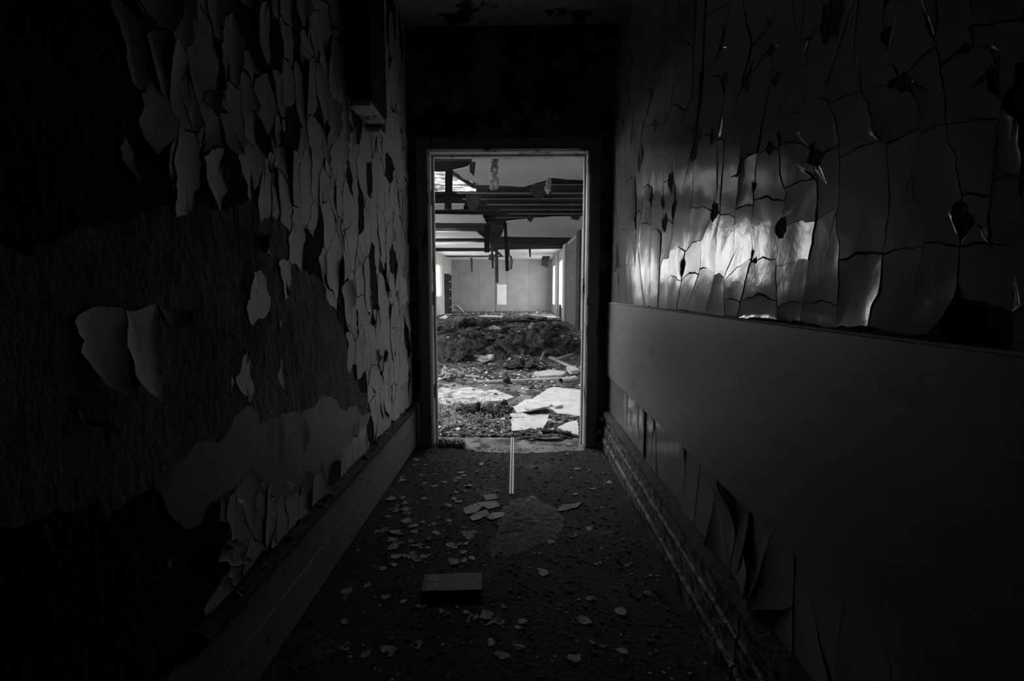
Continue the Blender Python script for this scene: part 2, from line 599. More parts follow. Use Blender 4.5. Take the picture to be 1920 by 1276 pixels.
CRACKS = [
    [(46, -500), (46, 1020)],
    [(72, -500), (75, 300), (62, 480), (68, 760), (75, 1020)],
    [(105, -500), (118, 200), (98, 480), (100, 700), (98, 1020)],
    [(150, -500), (150, 250), (128, 480), (135, 800), (120, 1020)],
    [(195, -500), (190, 300), (150, 450), (158, 650), (140, 820), (160, 1020)],
    [(230, -500), (232, 430), (190, 460), (185, 650), (175, 1020)],
    [(300, -500), (262, 260), (230, 480), (222, 700), (205, 1030)],
    [(350, -500), (322, 300), (268, 470), (262, 700), (240, 860), (235, 1030)],
    [(405, -500), (360, 80), (352, 300), (328, 470), (318, 660), (298, 830), (265, 1035)],
    [(480, -500), (440, 40), (410, 130), (430, 330), (400, 480), (400, 690), (348, 800), (345, 880), (300, 1040)],
    [(520, -500), (490, 10), (520, 150), (487, 280), (425, 470), (414, 700), (398, 780), (395, 910), (360, 1045)],
    [(600, -500), (540, 0), (580, 100), (575, 150), (487, 300), (482, 540), (465, 690), (455, 850), (425, 930), (430, 1050)],
    [(660, -500), (655, -100), (665, 120), (590, 160), (580, 270), (530, 530), (525, 680), (515, 770), (525, 850), (480, 1000), (470, 1055)],
    [(700, -500), (695, 20), (680, 120), (660, 220), (605, 390), (607, 580), (628, 640), (610, 760), (597, 880), (605, 1000), (610, 1065)],
    [(770, -500), (780, 50), (695, 150), (695, 370), (680, 460), (725, 495), (735, 620), (735, 730), (712, 860), (690, 1000), (680, 1075)],
    [(840, -500), (840, 70), (770, 280), (780, 340), (805, 420), (810, 680), (800, 710), (812, 860), (805, 1000), (800, 1090)],
    [(900, -500), (860, 200), (878, 310), (905, 330), (925, 440), (970, 485), (972, 700), (958, 830), (945, 960), (920, 1040), (915, 1105)],
    [(1000, -500), (960, 60), (980, 230), (1035, 270), (1065, 340), (1078, 450), (1050, 560), (1060, 670), (1102, 800), (1090, 870), (1075, 940), (1060, 1120)],
    [(1130, -500), (1135, 0), (1140, 150), (1155, 300), (1160, 410), (1200, 520), (1222, 650), (1220, 820), (1210, 1000), (1180, 1135)],
    [(1240, -500), (1245, 30), (1250, 90), (1240, 140), (1310, 160), (1335, 250), (1360, 300), (1340, 420), (1330, 610), (1315, 700), (1310, 810), (1390, 870), (1380, 1030), (1370, 1150)],
    [(1500, -500), (1430, 60), (1410, 340), (1425, 500), (1430, 860), (1440, 1170)]]
CROSS = {7: [(-120, -150), (260, 240), (440, 430), (833, 835), (925, 935)], 8: [(60, 20), (455, 462), (690, 700), (832, 795), (930, 905)], 9: [(-160, -120), (470, 472), (712, 702), (890, 905)],
         10: [(150, 105), (282, 265), (470, 480), (708, 722), (912, 925)], 11: [(-140, -170), (210, 165), (542, 505), (690, 678), (935, 855), (1000, 1002)],
         12: [(270, 232), (512, 498), (662, 665), (872, 872), (992, 998)], 13: [(140, 130), (382, 372), (482, 492), (626, 588), (752, 732), (892, 866), (1018, 1012)],
         14: [(-150, -130), (60, 70), (350, 330), (522, 492), (732, 692), (1010, 1020)], 15: [(345, 316), (530, 470), (872, 832)], 16: [(-160, -140), (320, 262), (490, 442), (836, 818)],
         17: [(262, 150), (452, 410), (806, 828)], 18: [(-130, -160), (215, 145), (412, 385), (655, 655), (826, 818), (1002, 1032)], 19: [(90, 60), (345, 330), (612, 600), (815, 860), (1030, 1010)]}
HOLES_Z = [(1010, 318, 34), (735, 165, 34), (800, 55, 40), (935, 5, 36), (1370, 270, 40), (1220, 735, 34), (420, 300, 26), (600, 320, 34), (478, 552, 15), (395, 705, 18), (247, 620, 24), (228, 760, 24),
           (262, 700, 18), (180, 660, 20), (145, 530, 20), (175, 570, 20), (120, 430, 22), (205, 480, 20), (330, 470, 26), (380, 480, 22), (295, 470, 20), (575, 500, 14), (575, 735, 16), (613, 760, 20),
           (527, 850, 14), (790, 890, 14), (960, 130, 18), (525, 625, 9), (290, 890, 16), (395, 770, 8), (1240, 130, 20), (1390, 350, 30), (740, 470, 30), (620, 440, 18), (590, 120, 26), (410, 110, 24), (70, 850, 26),
           (68, 940, 22), (135, 740, 14), (140, 880, 12), (160, 180, 16), (118, 200, 14), (200, 400, 18), (110, 330, 12), (170, 350, 14), (500, 270, 18), (878, 505, 12), (1105, 825, 10), (160, 700, 16), (215, 675, 18)]
holes = []
for x, y, r in HOLES_Z:
    u, v = zr(x, y)
    holes.append((u, v, r * .564 / FPX * u * 1.5))
rb = ((YB + .02, 1.030), (YD - .015, ZC - .005))


def between(line, y0, y1):
    """points of a crack line from y0 to y1 (down), ends interpolated"""
    def at(y):
        for (x1, a), (x2, b) in zip(line, line[1:]):
            if a <= y <= b:
                return (x1 + (x2 - x1) * (y - a) / max(1e-6, b - a), y)
        return (line[0][0], y) if y < line[0][1] else (line[-1][0], y)
    return [at(y0)] + [p for p in line if y0 + 6 < p[1] < y1 - 6] + [at(y1)]


fl = []
for k in range(len(CRACKS) - 1):
    A, B = CRACKS[k], CRACKS[k + 1]
    cr = CROSS.get(k)
    if cr is None:
        cr, y = [], -300 + random.uniform(0, 120)
        while y < 960:
            cr.append((y, y + random.uniform(-25, 25)))
            y += random.uniform(110, 260)
    cr = [(-499, -499)] + sorted(cr) + [(A[-1][1], B[-1][1])]
    for c in range(len(cr) - 1):
        if k in (18, 19) and c == len(cr) - 2:
            continue                                   # paint lost above the sheet
        lft = between(A, cr[c][0], cr[c + 1][0])
        rgt = between(B, cr[c][1], cr[c + 1][1])
        mid0 = ((lft[0][0] + rgt[0][0]) / 2, (lft[0][1] + rgt[0][1]) / 2 - (10 if c else 0))
        mid1 = ((lft[-1][0] + rgt[-1][0]) / 2, (lft[-1][1] + rgt[-1][1]) / 2 - (10 if c < len(cr) - 2 else 0))
        poly = [zr(*p) for p in lft + [mid1] + rgt[::-1] + [mid0]]
        poly = [(u, min(max(v, rb[0][1]), rb[1][1])) for u, v in poly]
        if max(v for _, v in poly) - min(v for _, v in poly) < .02:
            continue
        a = random.uniform(0, 2 * math.pi)
        cu = random.choice((0, 0, 0, .0005, .0012, .003))
        if k < 9 and random.random() < .22:
            cu, a = random.uniform(.003, .010), random.choice((0, math.pi))
        if c == len(cr) - 2 and k > 12:
            cu, a = random.uniform(.003, .009), -math.pi / 2 + random.uniform(-.5, .5)
        if k == 17 and c == len(cr) - 2:
            cu, a = .03, -math.pi / 2 - .3
        u_, v_ = zip(*poly)
        # orientation: counter-clockwise in (y, z) like the other cells
        ar = sum(u_[i] * v_[(i + 1) % len(u_)] - u_[(i + 1) % len(u_)] * v_[i] for i in range(len(u_)))
        if ar < 0:
            poly.reverse()
        fl.append(flake_shape(poly, .009, .0030 if k < 10 else .0020, cu, (math.cos(a), math.sin(a)), random.choice((0, 0, .0004, .001)), step=.010, bounds=rb, rag=.003, holes=holes))
nb = ((YB + .02, 1.030), (zr(1440, 400)[0] - .002, ZC - .005))
seeds = darts(nb, lambda u, v: .17, 800)
for c in voronoi(seeds, [0] * len(seeds), nb):
    if c:
        fl.append(flake_shape(c, .02, .0016, 0, (1, 0), .0005, bounds=nb))
lay_paint('R', wall_right, fl, PAINT_R, 230)

# --- right wall below the sheet
rb2 = ((YB + .02, .287), (YD - .03, .531))
seeds = []
y = YD - .1
while y > YB:
    seeds.append((y + random.uniform(-.02, .02), .42 + random.uniform(-.04, .04)))
    y -= random.uniform(.10, .2)
for yy in (2.2, 1.85, 1.42, 1.3, 1.22, 1.1, .95):
    seeds.append((yy, random.choice((.33, .5))))
cells = voronoi(seeds, [0] * len(seeds), rb2, (1, .45))
fl = []
for s, c in zip(seeds, cells):
    if c is None:
        continue
    cu, a = random.choice((.0005, .002, .008)), random.choice((0, math.pi, -.6, 2.4))
    if 1.05 < s[0] < 1.5:
        cu, a = random.uniform(.02, .045), random.uniform(0, 6.28)
    fl.append(flake_shape(c, .012, .0022, cu, (math.cos(a), math.sin(a)), random.choice((0, .0005, .002)), bounds=rb2))
lay_paint('R', wall_right, fl, PAINT_R, 60)

# --- left wall
def lw(px):
    return [(lambda q: (q.y, q.z))(on_x(x, y, XL)) for x, y in px]


BARE = [lw([(-120, 470), (60, 470), (300, 400), (470, 375), (545, 400), (560, 500), (600, 520), (640, 620), (660, 700), (700, 760), (640, 860), (560, 950), (430, 930), (330, 900), (200, 960), (60, 960), (-120, 900)]),
        lw([(60, 600), (150, 500), (330, 850), (340, 1060), (200, 1100), (60, 900)]),
        lw([(300, 330), (360, 330), (370, 390), (300, 395)])]
PATCH = [lw([(420, 800), (470, 770), (520, 790), (610, 740), (700, 780), (640, 860), (540, 930), (430, 910), (330, 1000), (290, 900)])]
lb = ((YB + .02, .32), (YD - .02, ZC - .005))
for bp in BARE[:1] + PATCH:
    q = []
    for i in range(len(bp)):
        a, b = bp[i], bp[(i + 1) % len(bp)]
        n = max(1, int(math.dist(a, b) / .02))
        for k in range(n):
            u, v = a[0] + (b[0] - a[0]) * k / n, a[1] + (b[1] - a[1]) * k / n
            q.append((u + .05 * nz(u, v, 8, 3) + .025 * nz(u, v, 30, 8), max(.33, v + .05 * nz(u, v, 8, 5) + .025 * nz(u, v, 30, 2))))
    ar = sum(q[i][0] * q[(i + 1) % len(q)][1] - q[(i + 1) % len(q)][0] * q[i][1] for i in range(len(q)))
    if ar < 0:
        q.reverse()
    n = len(q)
    off = Vector(wall_left.location)
    hh_ = .0012 if bp is BARE[0] else .0026 if bp is PATCH[0] else .0008
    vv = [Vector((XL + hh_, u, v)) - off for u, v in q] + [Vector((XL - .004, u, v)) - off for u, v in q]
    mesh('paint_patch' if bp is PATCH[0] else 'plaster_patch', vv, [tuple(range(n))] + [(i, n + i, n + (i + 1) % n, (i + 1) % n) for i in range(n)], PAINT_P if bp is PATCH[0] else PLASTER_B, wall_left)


def lrad(u, v):
    k = .55 if random.random() < .35 else 1.0
    if u > 2.3:
        return .15 * k
    if u > 1.6:
        return .115 * k
    if u < .2:
        return .3
    return .062 * k


seeds = darts(((.6, lb[0][1]), lb[1]), lrad, 14000)
cells = voronoi(seeds, [random.uniform(-.004, .004) for _ in seeds], lb, (1.0, .55))
fl = []
for s, c in zip(seeds, cells):
    if c is None:
        continue
    bare = any(inside(b, s) for b in BARE) or s[0] < .95 or (s[0] < 1.15 and s[1] < .95)  # near end also left without flakes so it reads as unlit
    patch = any(inside(b, s) for b in PATCH)
    if patch or (bare and (s[0] < 1.25 or random.random() > .05)):
        continue
    near = max(0.0, min(1.0, (2.1 - s[0]) / 1.2))          # 0 by the door, 1 at the loose upper end
    high = max(0.0, min(1.0, (s[1] - 1.2) / .8))
    loose = near * high
    if random.random() < .07 + .12 * loose + .05 * (s[0] > 1.6):
        continue
    a = random.choice((0.2, math.pi - .2, math.pi, 0, 0, math.pi, -math.pi / 2)) + random.uniform(-.5, .5)
    cu = random.choice((0, .001, .003, .008)) + loose * random.uniform(.0, .04)
    if random.random() < .18:
        cu += random.uniform(.008, .025)
    gap = .0026 + .004 * loose
    fl.append(flake_shape(c, .034, gap, cu, (math.cos(a), math.sin(a)), random.choice((0, .0005, .002)), step=.012, bounds=lb, rag=.006))
# big hanging flaps over the bare plaster
for px, cu, a in (([(135, 592), (225, 580), (232, 640), (205, 760), (165, 690)], .05, -1.2),
                  ([(230, 585), (295, 575), (300, 690), (262, 770), (240, 700)], .04, -1.7),
                  ([(300, 575), (350, 590), (345, 625), (318, 610)], .03, -.5),
                  ([(130, 750), (165, 790), (188, 815), (150, 800)], .05, -.4),
                  ([(385, 1000), (450, 1010), (470, 1060), (395, 1050)], .05, 1.6),
                  ([(298, 1035), (325, 1037), (312, 1065)], .03, 1.5),
                  ([(370, 1000), (410, 1020), (395, 1050)], .04, .6),
                  ([(60, 950), (75, 960), (100, 1030), (80, 1010)], .05, 2.2),
                  ([(485, 435), (500, 437), (507, 478), (492, 475)], .03, 3.0)):
    fl.append(flake_shape(lw(px), .018, .001, cu * .9, (math.cos(a), math.sin(a)), .004, step=.01, rag=.007))
lay_paint('L', wall_left, fl, PAINT_L, 300)

# --- end wall above the door: small dull flakes
eb = ((OL - .1, OT + .16), (OR + .1, ZC - .15))
seeds = darts(eb, lambda u, v: .085, 1500)
cells = voronoi(seeds, [0] * len(seeds), eb)
fl = []
for s, c in zip(seeds, cells):
    if c is None or random.random() < .45:
        continue
    a = random.uniform(0, 6.28)
    fl.append(flake_shape(c, .02, .008, random.uniform(.004, .03), (math.cos(a), math.sin(a)), .003))
lay_paint('E', wall_end, fl, PAINT_END, 120)

# ------------------------------------------------------------------ things fixed to the corridor walls
sheet = tag(empty('hardboard_sheet', (XR, 0, 0)), 'long smooth hardboard sheet fixed along the right wall below the cracked paint', 'wall panel')
zb = 0.535
zt = 1.040
box('sheet_face', (-.016, YB + .01, zb), (-.008, YD - .03, zt), BOARD, sheet, .001)
box('top_edge_strip', (-.019, YB + .01, zt + .0003), (-.008, YD - .028, zt + .006), BOARD_EDGE, sheet, .0015)
box('end_edge_strip', (-.021, YD - .0295, zb - .01), (-.009, YD - .021, zt), BOARD_EDGE, sheet, .0015)

duct = tag(empty('wall_duct', (XL, 2.36, 1.93)), 'black boxed duct running up the left wall to the ceiling', 'duct')
box('body', (.012, -.16, .03), (.120, .09, ZC - 1.93 - .002), BLACKM, duct, .004)  # black carries the shade on the front turned from the doorway
box('lit_underside', (.012, -.15, .008), (.112, .085, .0295), JAMB, duct, .003)  # white underside stands in for bounced light
box('side_batten', (.012, .095, .0), (.085, .19, ZC - 1.93 - .002), BLACKM, duct, .004)
box('lit_batten_end', (.02, .10, -.022), (.08, .185, -.0005), JAMB, duct, .003)  # pale end, bounce light put into the colour


# ------------------------------------------------------------------ far room shell
def poly_prism(name, pts, z0, z1, material, parent=None, jag=0.0, seg=0.06, loc=(0, 0, 0)):
    """flat irregular piece: outline (x, y) with broken edges, between z0 and z1; pts counter-clockwise or not"""
    q = []
    for i in range(len(pts)):
        a, b = Vector(pts[i][:2]), Vector(pts[(i + 1) % len(pts)][:2])
        n = max(1, int((b - a).length / seg))
        for k in range(n):
            p = a.lerp(b, k / n)
            q.append((p.x + random.uniform(-jag, jag), p.y + random.uniform(-jag, jag)))
    ar = sum(q[i][0] * q[(i + 1) % len(q)][1] - q[(i + 1) % len(q)][0] * q[i][1] for i in range(len(q)))
    if ar < 0:
        q.reverse()
    n = len(q)
    v = [(x, y, z0) for x, y in q] + [(x, y, z1) for x, y in q]
    f = [tuple(range(n - 1, -1, -1)), tuple(range(n, 2 * n))] + [(i, (i + 1) % n, n + (i + 1) % n, n + i) for i in range(n)]
    return mesh(name, v, f, material, parent, loc)


struct(box('floor_far', (RL - .2, RY0, -.1), (RR + .2, RY1 + .2, 0.0), RFLOOR), 'littered floor of the bright far room', 'floor')
WZ0, WZ1 = 0.88, 2.38          # far window; the nearer ones sit higher
WSILL, WTOP = 1.45, 2.6
WIN = [(20.3, 23.35), (15.4, 18.4), (10.5, 13.5), (5.2, 8.0)]


RWIN = [(19.3, 21.7), (23.7, 25.8)]


def pierced_wall(name, x0, x1, wins, sill, head):
    v, f = [], []

    def quadbox(y0, y1, z0, z1):
        b = len(v)
        for x in (x0, x1):
            v.extend([(x, y0, z0), (x, y1, z0), (x, y1, z1), (x, y0, z1)])
        f.extend([(b + 4, b + 5, b + 6, b + 7), (b + 3, b + 2, b + 1, b), (b, b + 1, b + 5, b + 4), (b + 2, b + 3, b + 7, b + 6), (b + 1, b + 2, b + 6, b + 5), (b + 3, b, b + 4, b + 7)])
    y = RY0
    for a, b_ in sorted(wins):
        wz0, wz1 = sill(a), head(a)
        quadbox(y, a, -.02, 3.4)
        quadbox(a, b_, -.02, wz0)
        quadbox(a, b_, wz1, 3.4)
        y = b_
    quadbox(y, RY1 + .2, -.02, 3.4)
    return mesh(name, v, f, RWALL)


def portal(y0, y1, z0, z1, x, sgn):
    """daylight portal in an opening: guides sampling of the sky, adds no light of its own"""
    ld = bpy.data.lights.new('window_portal', 'AREA')
    ld.shape = 'RECTANGLE'
    ld.size = z1 - z0
    ld.size_y = y1 - y0
    ld.cycles.is_portal = True
    lo = bpy.data.objects.new('window_portal', ld)
    COL.objects.link(lo)
    lo.location = (x, (y0 + y1) / 2, (z0 + z1) / 2)
    lo.rotation_euler = (0, -sgn * math.pi / 2, 0)


wfl = struct(pierced_wall('wall_far_left', RL - .25, RL, WIN, lambda y: WZ0 if y > 20 else WSILL, lambda y: WZ1 if y > 20 else WTOP), 'window wall on the left side of the far room', 'wall')
for k, (a, b_) in enumerate(WIN):
    sill, head = (WZ0, WZ1) if a > 20 else (WSILL, WTOP)
    wn = struct(empty('window_%d' % (k + 1), (RL - .1, (a + b_) / 2, sill)), ['bright far window at the end of the left room wall', 'window in the middle of the left room wall', 'window third from the far end of the left room wall', 'window nearest the doorway in the left room wall'][k], 'window')
    hw, hh = (b_ - a) / 2, head - sill
    box('window_frame', (-.03, -hw, 0), (.03, -hw + .05, hh), RWHITE, wn)
    box('window_frame', (-.03, hw - .05, 0), (.03, hw, hh), RWHITE, wn)
    box('window_frame', (-.03, -hw + .051, 0), (.03, hw - .051, .05), RWHITE, wn)
    box('window_frame', (-.03, -hw + .051, hh - .05), (.03, hw - .051, hh), RWHITE, wn)
    for t in (-.33, .33):
        box('mullion', (-.02, t * hw - .025, .051), (.02, t * hw + .025, hh - .051), RWHITE, wn)
    for t in (.25, .5, .75):
        box('transom', (-.012, -hw + .051, hh * t - .012), (.012, hw - .051, hh * t + .012), RWHITE, wn)
    if k == 0:
        for i in range(3):
            e0 = (-1, -.33, .33)[i] * hw + .03
            e1 = (-.33, .33, 1)[i] * hw - .03
            box('pane', (-.004, e0, .05), (.0, e1, hh - .05), GLASS, wn)
    portal(a, b_, sill, head, RL - .2, 1)

RZ0, RZ1 = 0.45, 2.42
wfr = struct(pierced_wall('wall_far_right', RR, RR + .3, RWIN, lambda y: RZ0 if y > 15 else 1.0, lambda y: RZ1), 'right wall of the far room, streaked plaster with deep window openings', 'wall')
for a, b_ in RWIN:
    portal(a, b_, RZ0 if a > 15 else 1.0, RZ1, RR + .25, -1)
wfb = struct(box('wall_far_back', (RL - .2, RY1, -.02), (RR + .2, RY1 + .2, 3.4), RWALL), 'far end wall of the big room covered in plain panels', 'wall')
struct(box('ground_outside', (-40, -10, -.35), (40, 60, -.25), GROUND), 'pale gravel ground around the building', 'ground')

# panels on the far end wall
off = Vector(wfb.location)
seams = [848, 861, 898, 929, 951, 992, 1033]
for i in range(len(seams) - 1):
    a, b_ = on_y(seams[i], 540, RY1).x + .012, on_y(seams[i + 1], 540, RY1).x - .012
    if i == 0:
        a = RL + .01
    if i == len(seams) - 2:
        b_ = RR - .01
    pr = .05 if i == 3 else .02
    m = RPANEL
    box('panel', (a - off.x, RY1 - pr - off.y, .02 - off.z), (b_ - off.x, RY1 - off.y, RC - off.z), m, wfb, .004)
a, b_ = on_y(932, 533, RY1 - .1), on_y(950, 571, RY1 - .1)
tag(box('white_board', (a.x, RY1 - .10, b_.z), (b_.x, RY1 - .055, a.z), RWHITE, None, .004), 'bright white board standing in the middle of the far end wall', 'board')

# features on the right room wall
off = Vector(wfr.location)
def rwall_y(px):
    return on_x(px, 546, RR).y
y0, y1 = rwall_y(1081), rwall_y(1064)
box('brickwork', (RR - .03 - off.x, y0 - off.y, .02 - off.z), (RR - off.x, y1 - off.y, RC - .1 - off.z), BRICK, wfr)
box('pier', (RR - .12 - off.x, rwall_y(1064) - off.y, .0 - off.z), (RR - off.x, rwall_y(1060) - off.y, RC - off.z), RWALL, wfr, .01)
box('recess_shade_slab', (RR - .02 - off.x, rwall_y(1053) - off.y, .0 - off.z), (RR - off.x, rwall_y(1049.5) - off.y, .55 - off.z), BLACKM, wfr)  # black slab standing in for the shade inside an opening
box('pier', (RR - .06 - off.x, rwall_y(1089) - off.y, .0 - off.z), (RR - off.x, rwall_y(1083) - off.y, RC - off.z), FLAP, wfr, .01)
box('pier', (RR - .12 - off.x, 22.0 - off.y, .0 - off.z), (RR - off.x, 22.6 - off.y, RC - off.z), RWALL, wfr, .01)

# shelf / doorway on the left room wall near the end
off = Vector(wfl.location)
t = tag(empty('shelf_unit', (RL, 24.6, 0)), 'tall dark open shelf unit against the left room wall beyond the window', 'shelf')
for yy in (-.4, .36):
    box('upright', (.0, yy, 0), (.25, yy + .04, 2.0), FLAP, t)
for zz in (.3, .75, 1.2, 1.6, 1.96):
    box('shelf_board', (.0, -.359, zz), (.24, .359, zz + .04), RPANEL, t)
box('back_board', (.0, -.359, .0), (.01, .359, .29), BLACKM, t)

# --- roof: joists, deck, ceiling boards
ceil2 = struct(empty('ceiling_far', (0, 0, 0)), 'collapsed ceiling of the far room with bare joists between remaining boards', 'ceiling')
JT = RC + .012
jd = box_data(RR - RL - .02, .05, .19)
jd_short = box_data(RR + .8, .05, .19)
yy = RY0 + .25
joists = []
while yy < RY1 - .1:
    if 7.4 < yy < 10.0:          # broken off beside the roof hole
        link('joist', jd_short, TIMBER, ceil2, ((-.82 + RR) / 2, yy, JT + .096))
    else:
        link('joist', jd, TIMBER, ceil2, ((RL + RR) / 2, yy, JT + .096))
    joists.append(yy)
    yy += .58
# roof deck with openings to the sky
HOLES = [(-3.2, 3.9, .2, 5.7), (-3.5, 7.5, -.8, 9.9), (-3.7, 14.0, -1.9, 15.6), (-3.7, 17.4, -1.7, 19.6)]  # first opening is unseen, added to brighten the near floor and doorway


def deck():
    xs = sorted({RL - .25, RR + .2} | {h[0] for h in HOLES} | {h[2] for h in HOLES})
    ys = sorted({RY0 - .1, RY1 + .2} | {h[1] for h in HOLES} | {h[3] for h in HOLES})
    for i in range(len(ys) - 1):
        run = None
        for j in range(len(xs)):
            solid = j < len(xs) - 1 and not any(h[0] <= (xs[j] + xs[j + 1]) / 2 <= h[2] and h[1] <= (ys[i] + ys[i + 1]) / 2 <= h[3] for h in HOLES)
            if solid and run is None:
                run = xs[j]
            if not solid and run is not None:
                box('roof_deck', (run, ys[i], JT + .195), (xs[j], ys[i + 1], JT + .24), DECK, ceil2)
                run = None


deck()
for h in HOLES:
    ld = bpy.data.lights.new('roof_portal', 'AREA')
    ld.shape = 'RECTANGLE'
    ld.size, ld.size_y = h[2] - h[0], h[3] - h[1]
    ld.cycles.is_portal = True
    lo = bpy.data.objects.new('roof_portal', ld)
    COL.objects.link(lo)
    lo.location = ((h[0] + h[2]) / 2, (h[1] + h[3]) / 2, JT + .26)


def skylight_mat():
    m = bpy.data.materials.new('dirty_skylight_glass')
    m.use_nodes = True
    nt = m.node_tree
    nt.nodes.remove(nt.nodes['Principled BSDF'])
    g = nt.nodes.new('ShaderNodeNewGeometry')
    n = nt.nodes.new('ShaderNodeTexNoise')
    n.inputs['Scale'].default_value = 5
    n.inputs['Detail'].default_value = 8
    n.inputs['Roughness'].default_value = .7
    nt.links.new(g.outputs['Position'], n.inputs['Vector'])
    r = nt.nodes.new('ShaderNodeValToRGB')
    r.color_ramp.elements[0].position = .42
    r.color_ramp.elements[0].color = (.03, .03, .03, 1)
    r.color_ramp.elements[1].position = .6
    r.color_ramp.elements[1].color = (.30, .30, .30, 1)
    nt.links.new(n.outputs[0], r.inputs[0])
    tr = nt.nodes.new('ShaderNodeBsdfTransparent')
    nt.links.new(r.outputs[0], tr.inputs[0])
    df = nt.nodes.new('ShaderNodeBsdfTranslucent')
    df.inputs[0].default_value = (.12, .12, .12, 1)
    ad = nt.nodes.new('ShaderNodeAddShader')
    nt.links.new(tr.outputs[0], ad.inputs[0])
    nt.links.new(df.outputs[0], ad.inputs[1])
    nt.links.new(ad.outputs[0], nt.nodes['Material Output'].inputs[0])
    return m


h = HOLES[1]
sky_l = struct(empty('window_5', ((h[0] + h[2]) / 2, (h[1] + h[3]) / 2, JT + .245)), 'dirty glass rooflight over the hole in the left of the near ceiling', 'rooflight')
hx, hy = (h[2] - h[0]) / 2, (h[3] - h[1]) / 2
sg = skylight_mat()
for k in range(3):
    x0 = -hx - .05 + k * (2 * hx + .1) / 3
    box('pane', (x0 + .01, -hy - .05, 0), (x0 + (2 * hx + .1) / 3 - .01, hy + .05, .006), sg, sky_l)
for k in range(4):
    x0 = -hx - .05 + k * (2 * hx + .1) / 3
    box('glazing_bar', (x0 - .02, -hy - .05, .0065), (x0 + .02, hy + .05, .03), DECK, sky_l)


def cpt(px, py):
    p = on_floor(px, py, RC)
    return (p.x, p.y)


def ceil_board(pts, sag=0.0, m=RCEIL):
    return poly_prism('ceiling_board', pts, RC - .003, RC + .011, m, ceil2, .02, .12)


poly_prism('lit_floor_wedge', [(OL + .16 - DX, WT - .01), (OR - .004 - DX, WT - .01), (OR - .004 - DX, -.1), (.05 - DX, -.17), (-.3 - DX, -.13), (-.45 - DX, -.02)], .0005, .003, mat('lit_wedge_worn', .05, .26, .6, 5, .2, 40, wear=.02, wear_scale=9, wear_lo=.5, wear_hi=.58), door, .012, .04)  # pale wedge of light painted on the doorway floor, edged by sloping shade

# remaining ceiling boards (outlines on the ceiling plane)
ceil_board([(RR, RY0), (RR, 7.95), cpt(1060, 336), cpt(1035, 333), cpt(985, 350), cpt(950, 348), cpt(900, 346), cpt(872, 335), cpt(850, 319), cpt(880, 313), (-.55, 6.2), (.3, 5.8), (.3, RY0)])
ceil_board([(RL, 10.9), cpt(905, 403), cpt(912, 418), (RL, 12.4)])
ceil_board([(RL, 9.95), cpt(870, 382), cpt(868, 392), (RL, 10.6)])
ceil_board([cpt(950, 415), cpt(1000, 409), cpt(1040, 406), (RR, 11.5), (RR, 15.6), cpt(1070, 445), cpt(1000, 444), cpt(940, 443)])
ceil_board([(RL, 14.4), (-1.3, 14.4), (-1.2, 16.1), (RL, 16.1)], m=RCEIL_LIT)
ceil_board([(RL, 17.6), (-1.1, 17.6), (-1.2, 19.6), (RL, 19.6)], m=RCEIL_LIT)
ceil_board([(RL, 21.4), (-1.2, 21.4), (-1.0, 23.8), (RL, 23.8)], m=RCEIL_LIT)
ceil_board([(RL, 25.0), (-.8, 25.0), (-.8, RY1), (RL, RY1)], m=RCEIL_LIT)
ceil_board([(-1.0, 20.6), (RR, 20.2), (RR, RY1), (-.7, RY1)])
# laths and nail strips under the bare joists
for k in range(7):
    yy = 8.2 + k * .58 + random.uniform(-.06, .06)
    x0 = random.uniform(-1.3, -.2)
    beam('lath', (x0, yy, RC + .005), (RR - .05, yy + random.uniform(-.1, .1), RC + .005), .03, .008, LATH if k % 2 == 0 else WOODP, ceil2)
for k in range(9):
    yy = 15.4 + k * .58
    x0 = random.uniform(-1.0, 0)
    beam('lath', (x0, yy, RC + .004), (random.uniform(.6, 1.7), yy + random.uniform(-.2, .2), RC + .004), .05, .008, FLAP, ceil2)

# ------------------------------------------------------------------ things hanging from the broken ceiling
def blob(name, material, loc, size, seed, rough=.35, sub=4, parent=None, freq=2.2, flat=None, rot=(0, 0, 0), stringy=1.0):
    """lumpy matted clump: displaced sphere with several scales of lumps"""
    bm = bmesh.new()
    bmesh.ops.create_icosphere(bm, subdivisions=sub, radius=1.0)
    for v in bm.verts:
        p = v.co.copy()
        q = Vector((p.x * freq * stringy + seed * 3.1, p.y * freq + seed, p.z * freq))
        d = noise.noise(q) + .55 * abs(noise.noise(q * 2.3)) + .35 * noise.noise(q * 5.1) + .22 * noise.noise(q * 11.0)
        p *= 1 + rough * d
        if flat is not None and p.z < flat:
            p.z = flat
        v.co = Vector((p.x * size[0], p.y * size[1], p.z * size[2]))
    me = bpy.data.meshes.new(name)
    bm.to_mesh(me)
    bm.free()
    return link(name, me, material, parent, loc, rot, smooth=True)


def hanging_board(name, px, py0, py1, wpx, Y, label, material=FLAP, lean=0.0, taper=.8, category='board', thick=.02):
    """strip hanging from the ceiling at distance Y, its lower end at py1"""
    Y = min(joists, key=lambda j: abs(j - Y))
    a = on_y(px, py0, Y)
    b = on_y(px + lean, py1, Y)
    a.z = JT + .012
    wd = wpx / FPX * Y
    o = beam(name, a, b, wd, thick, material, None, taper)
    return tag(o, label, category)


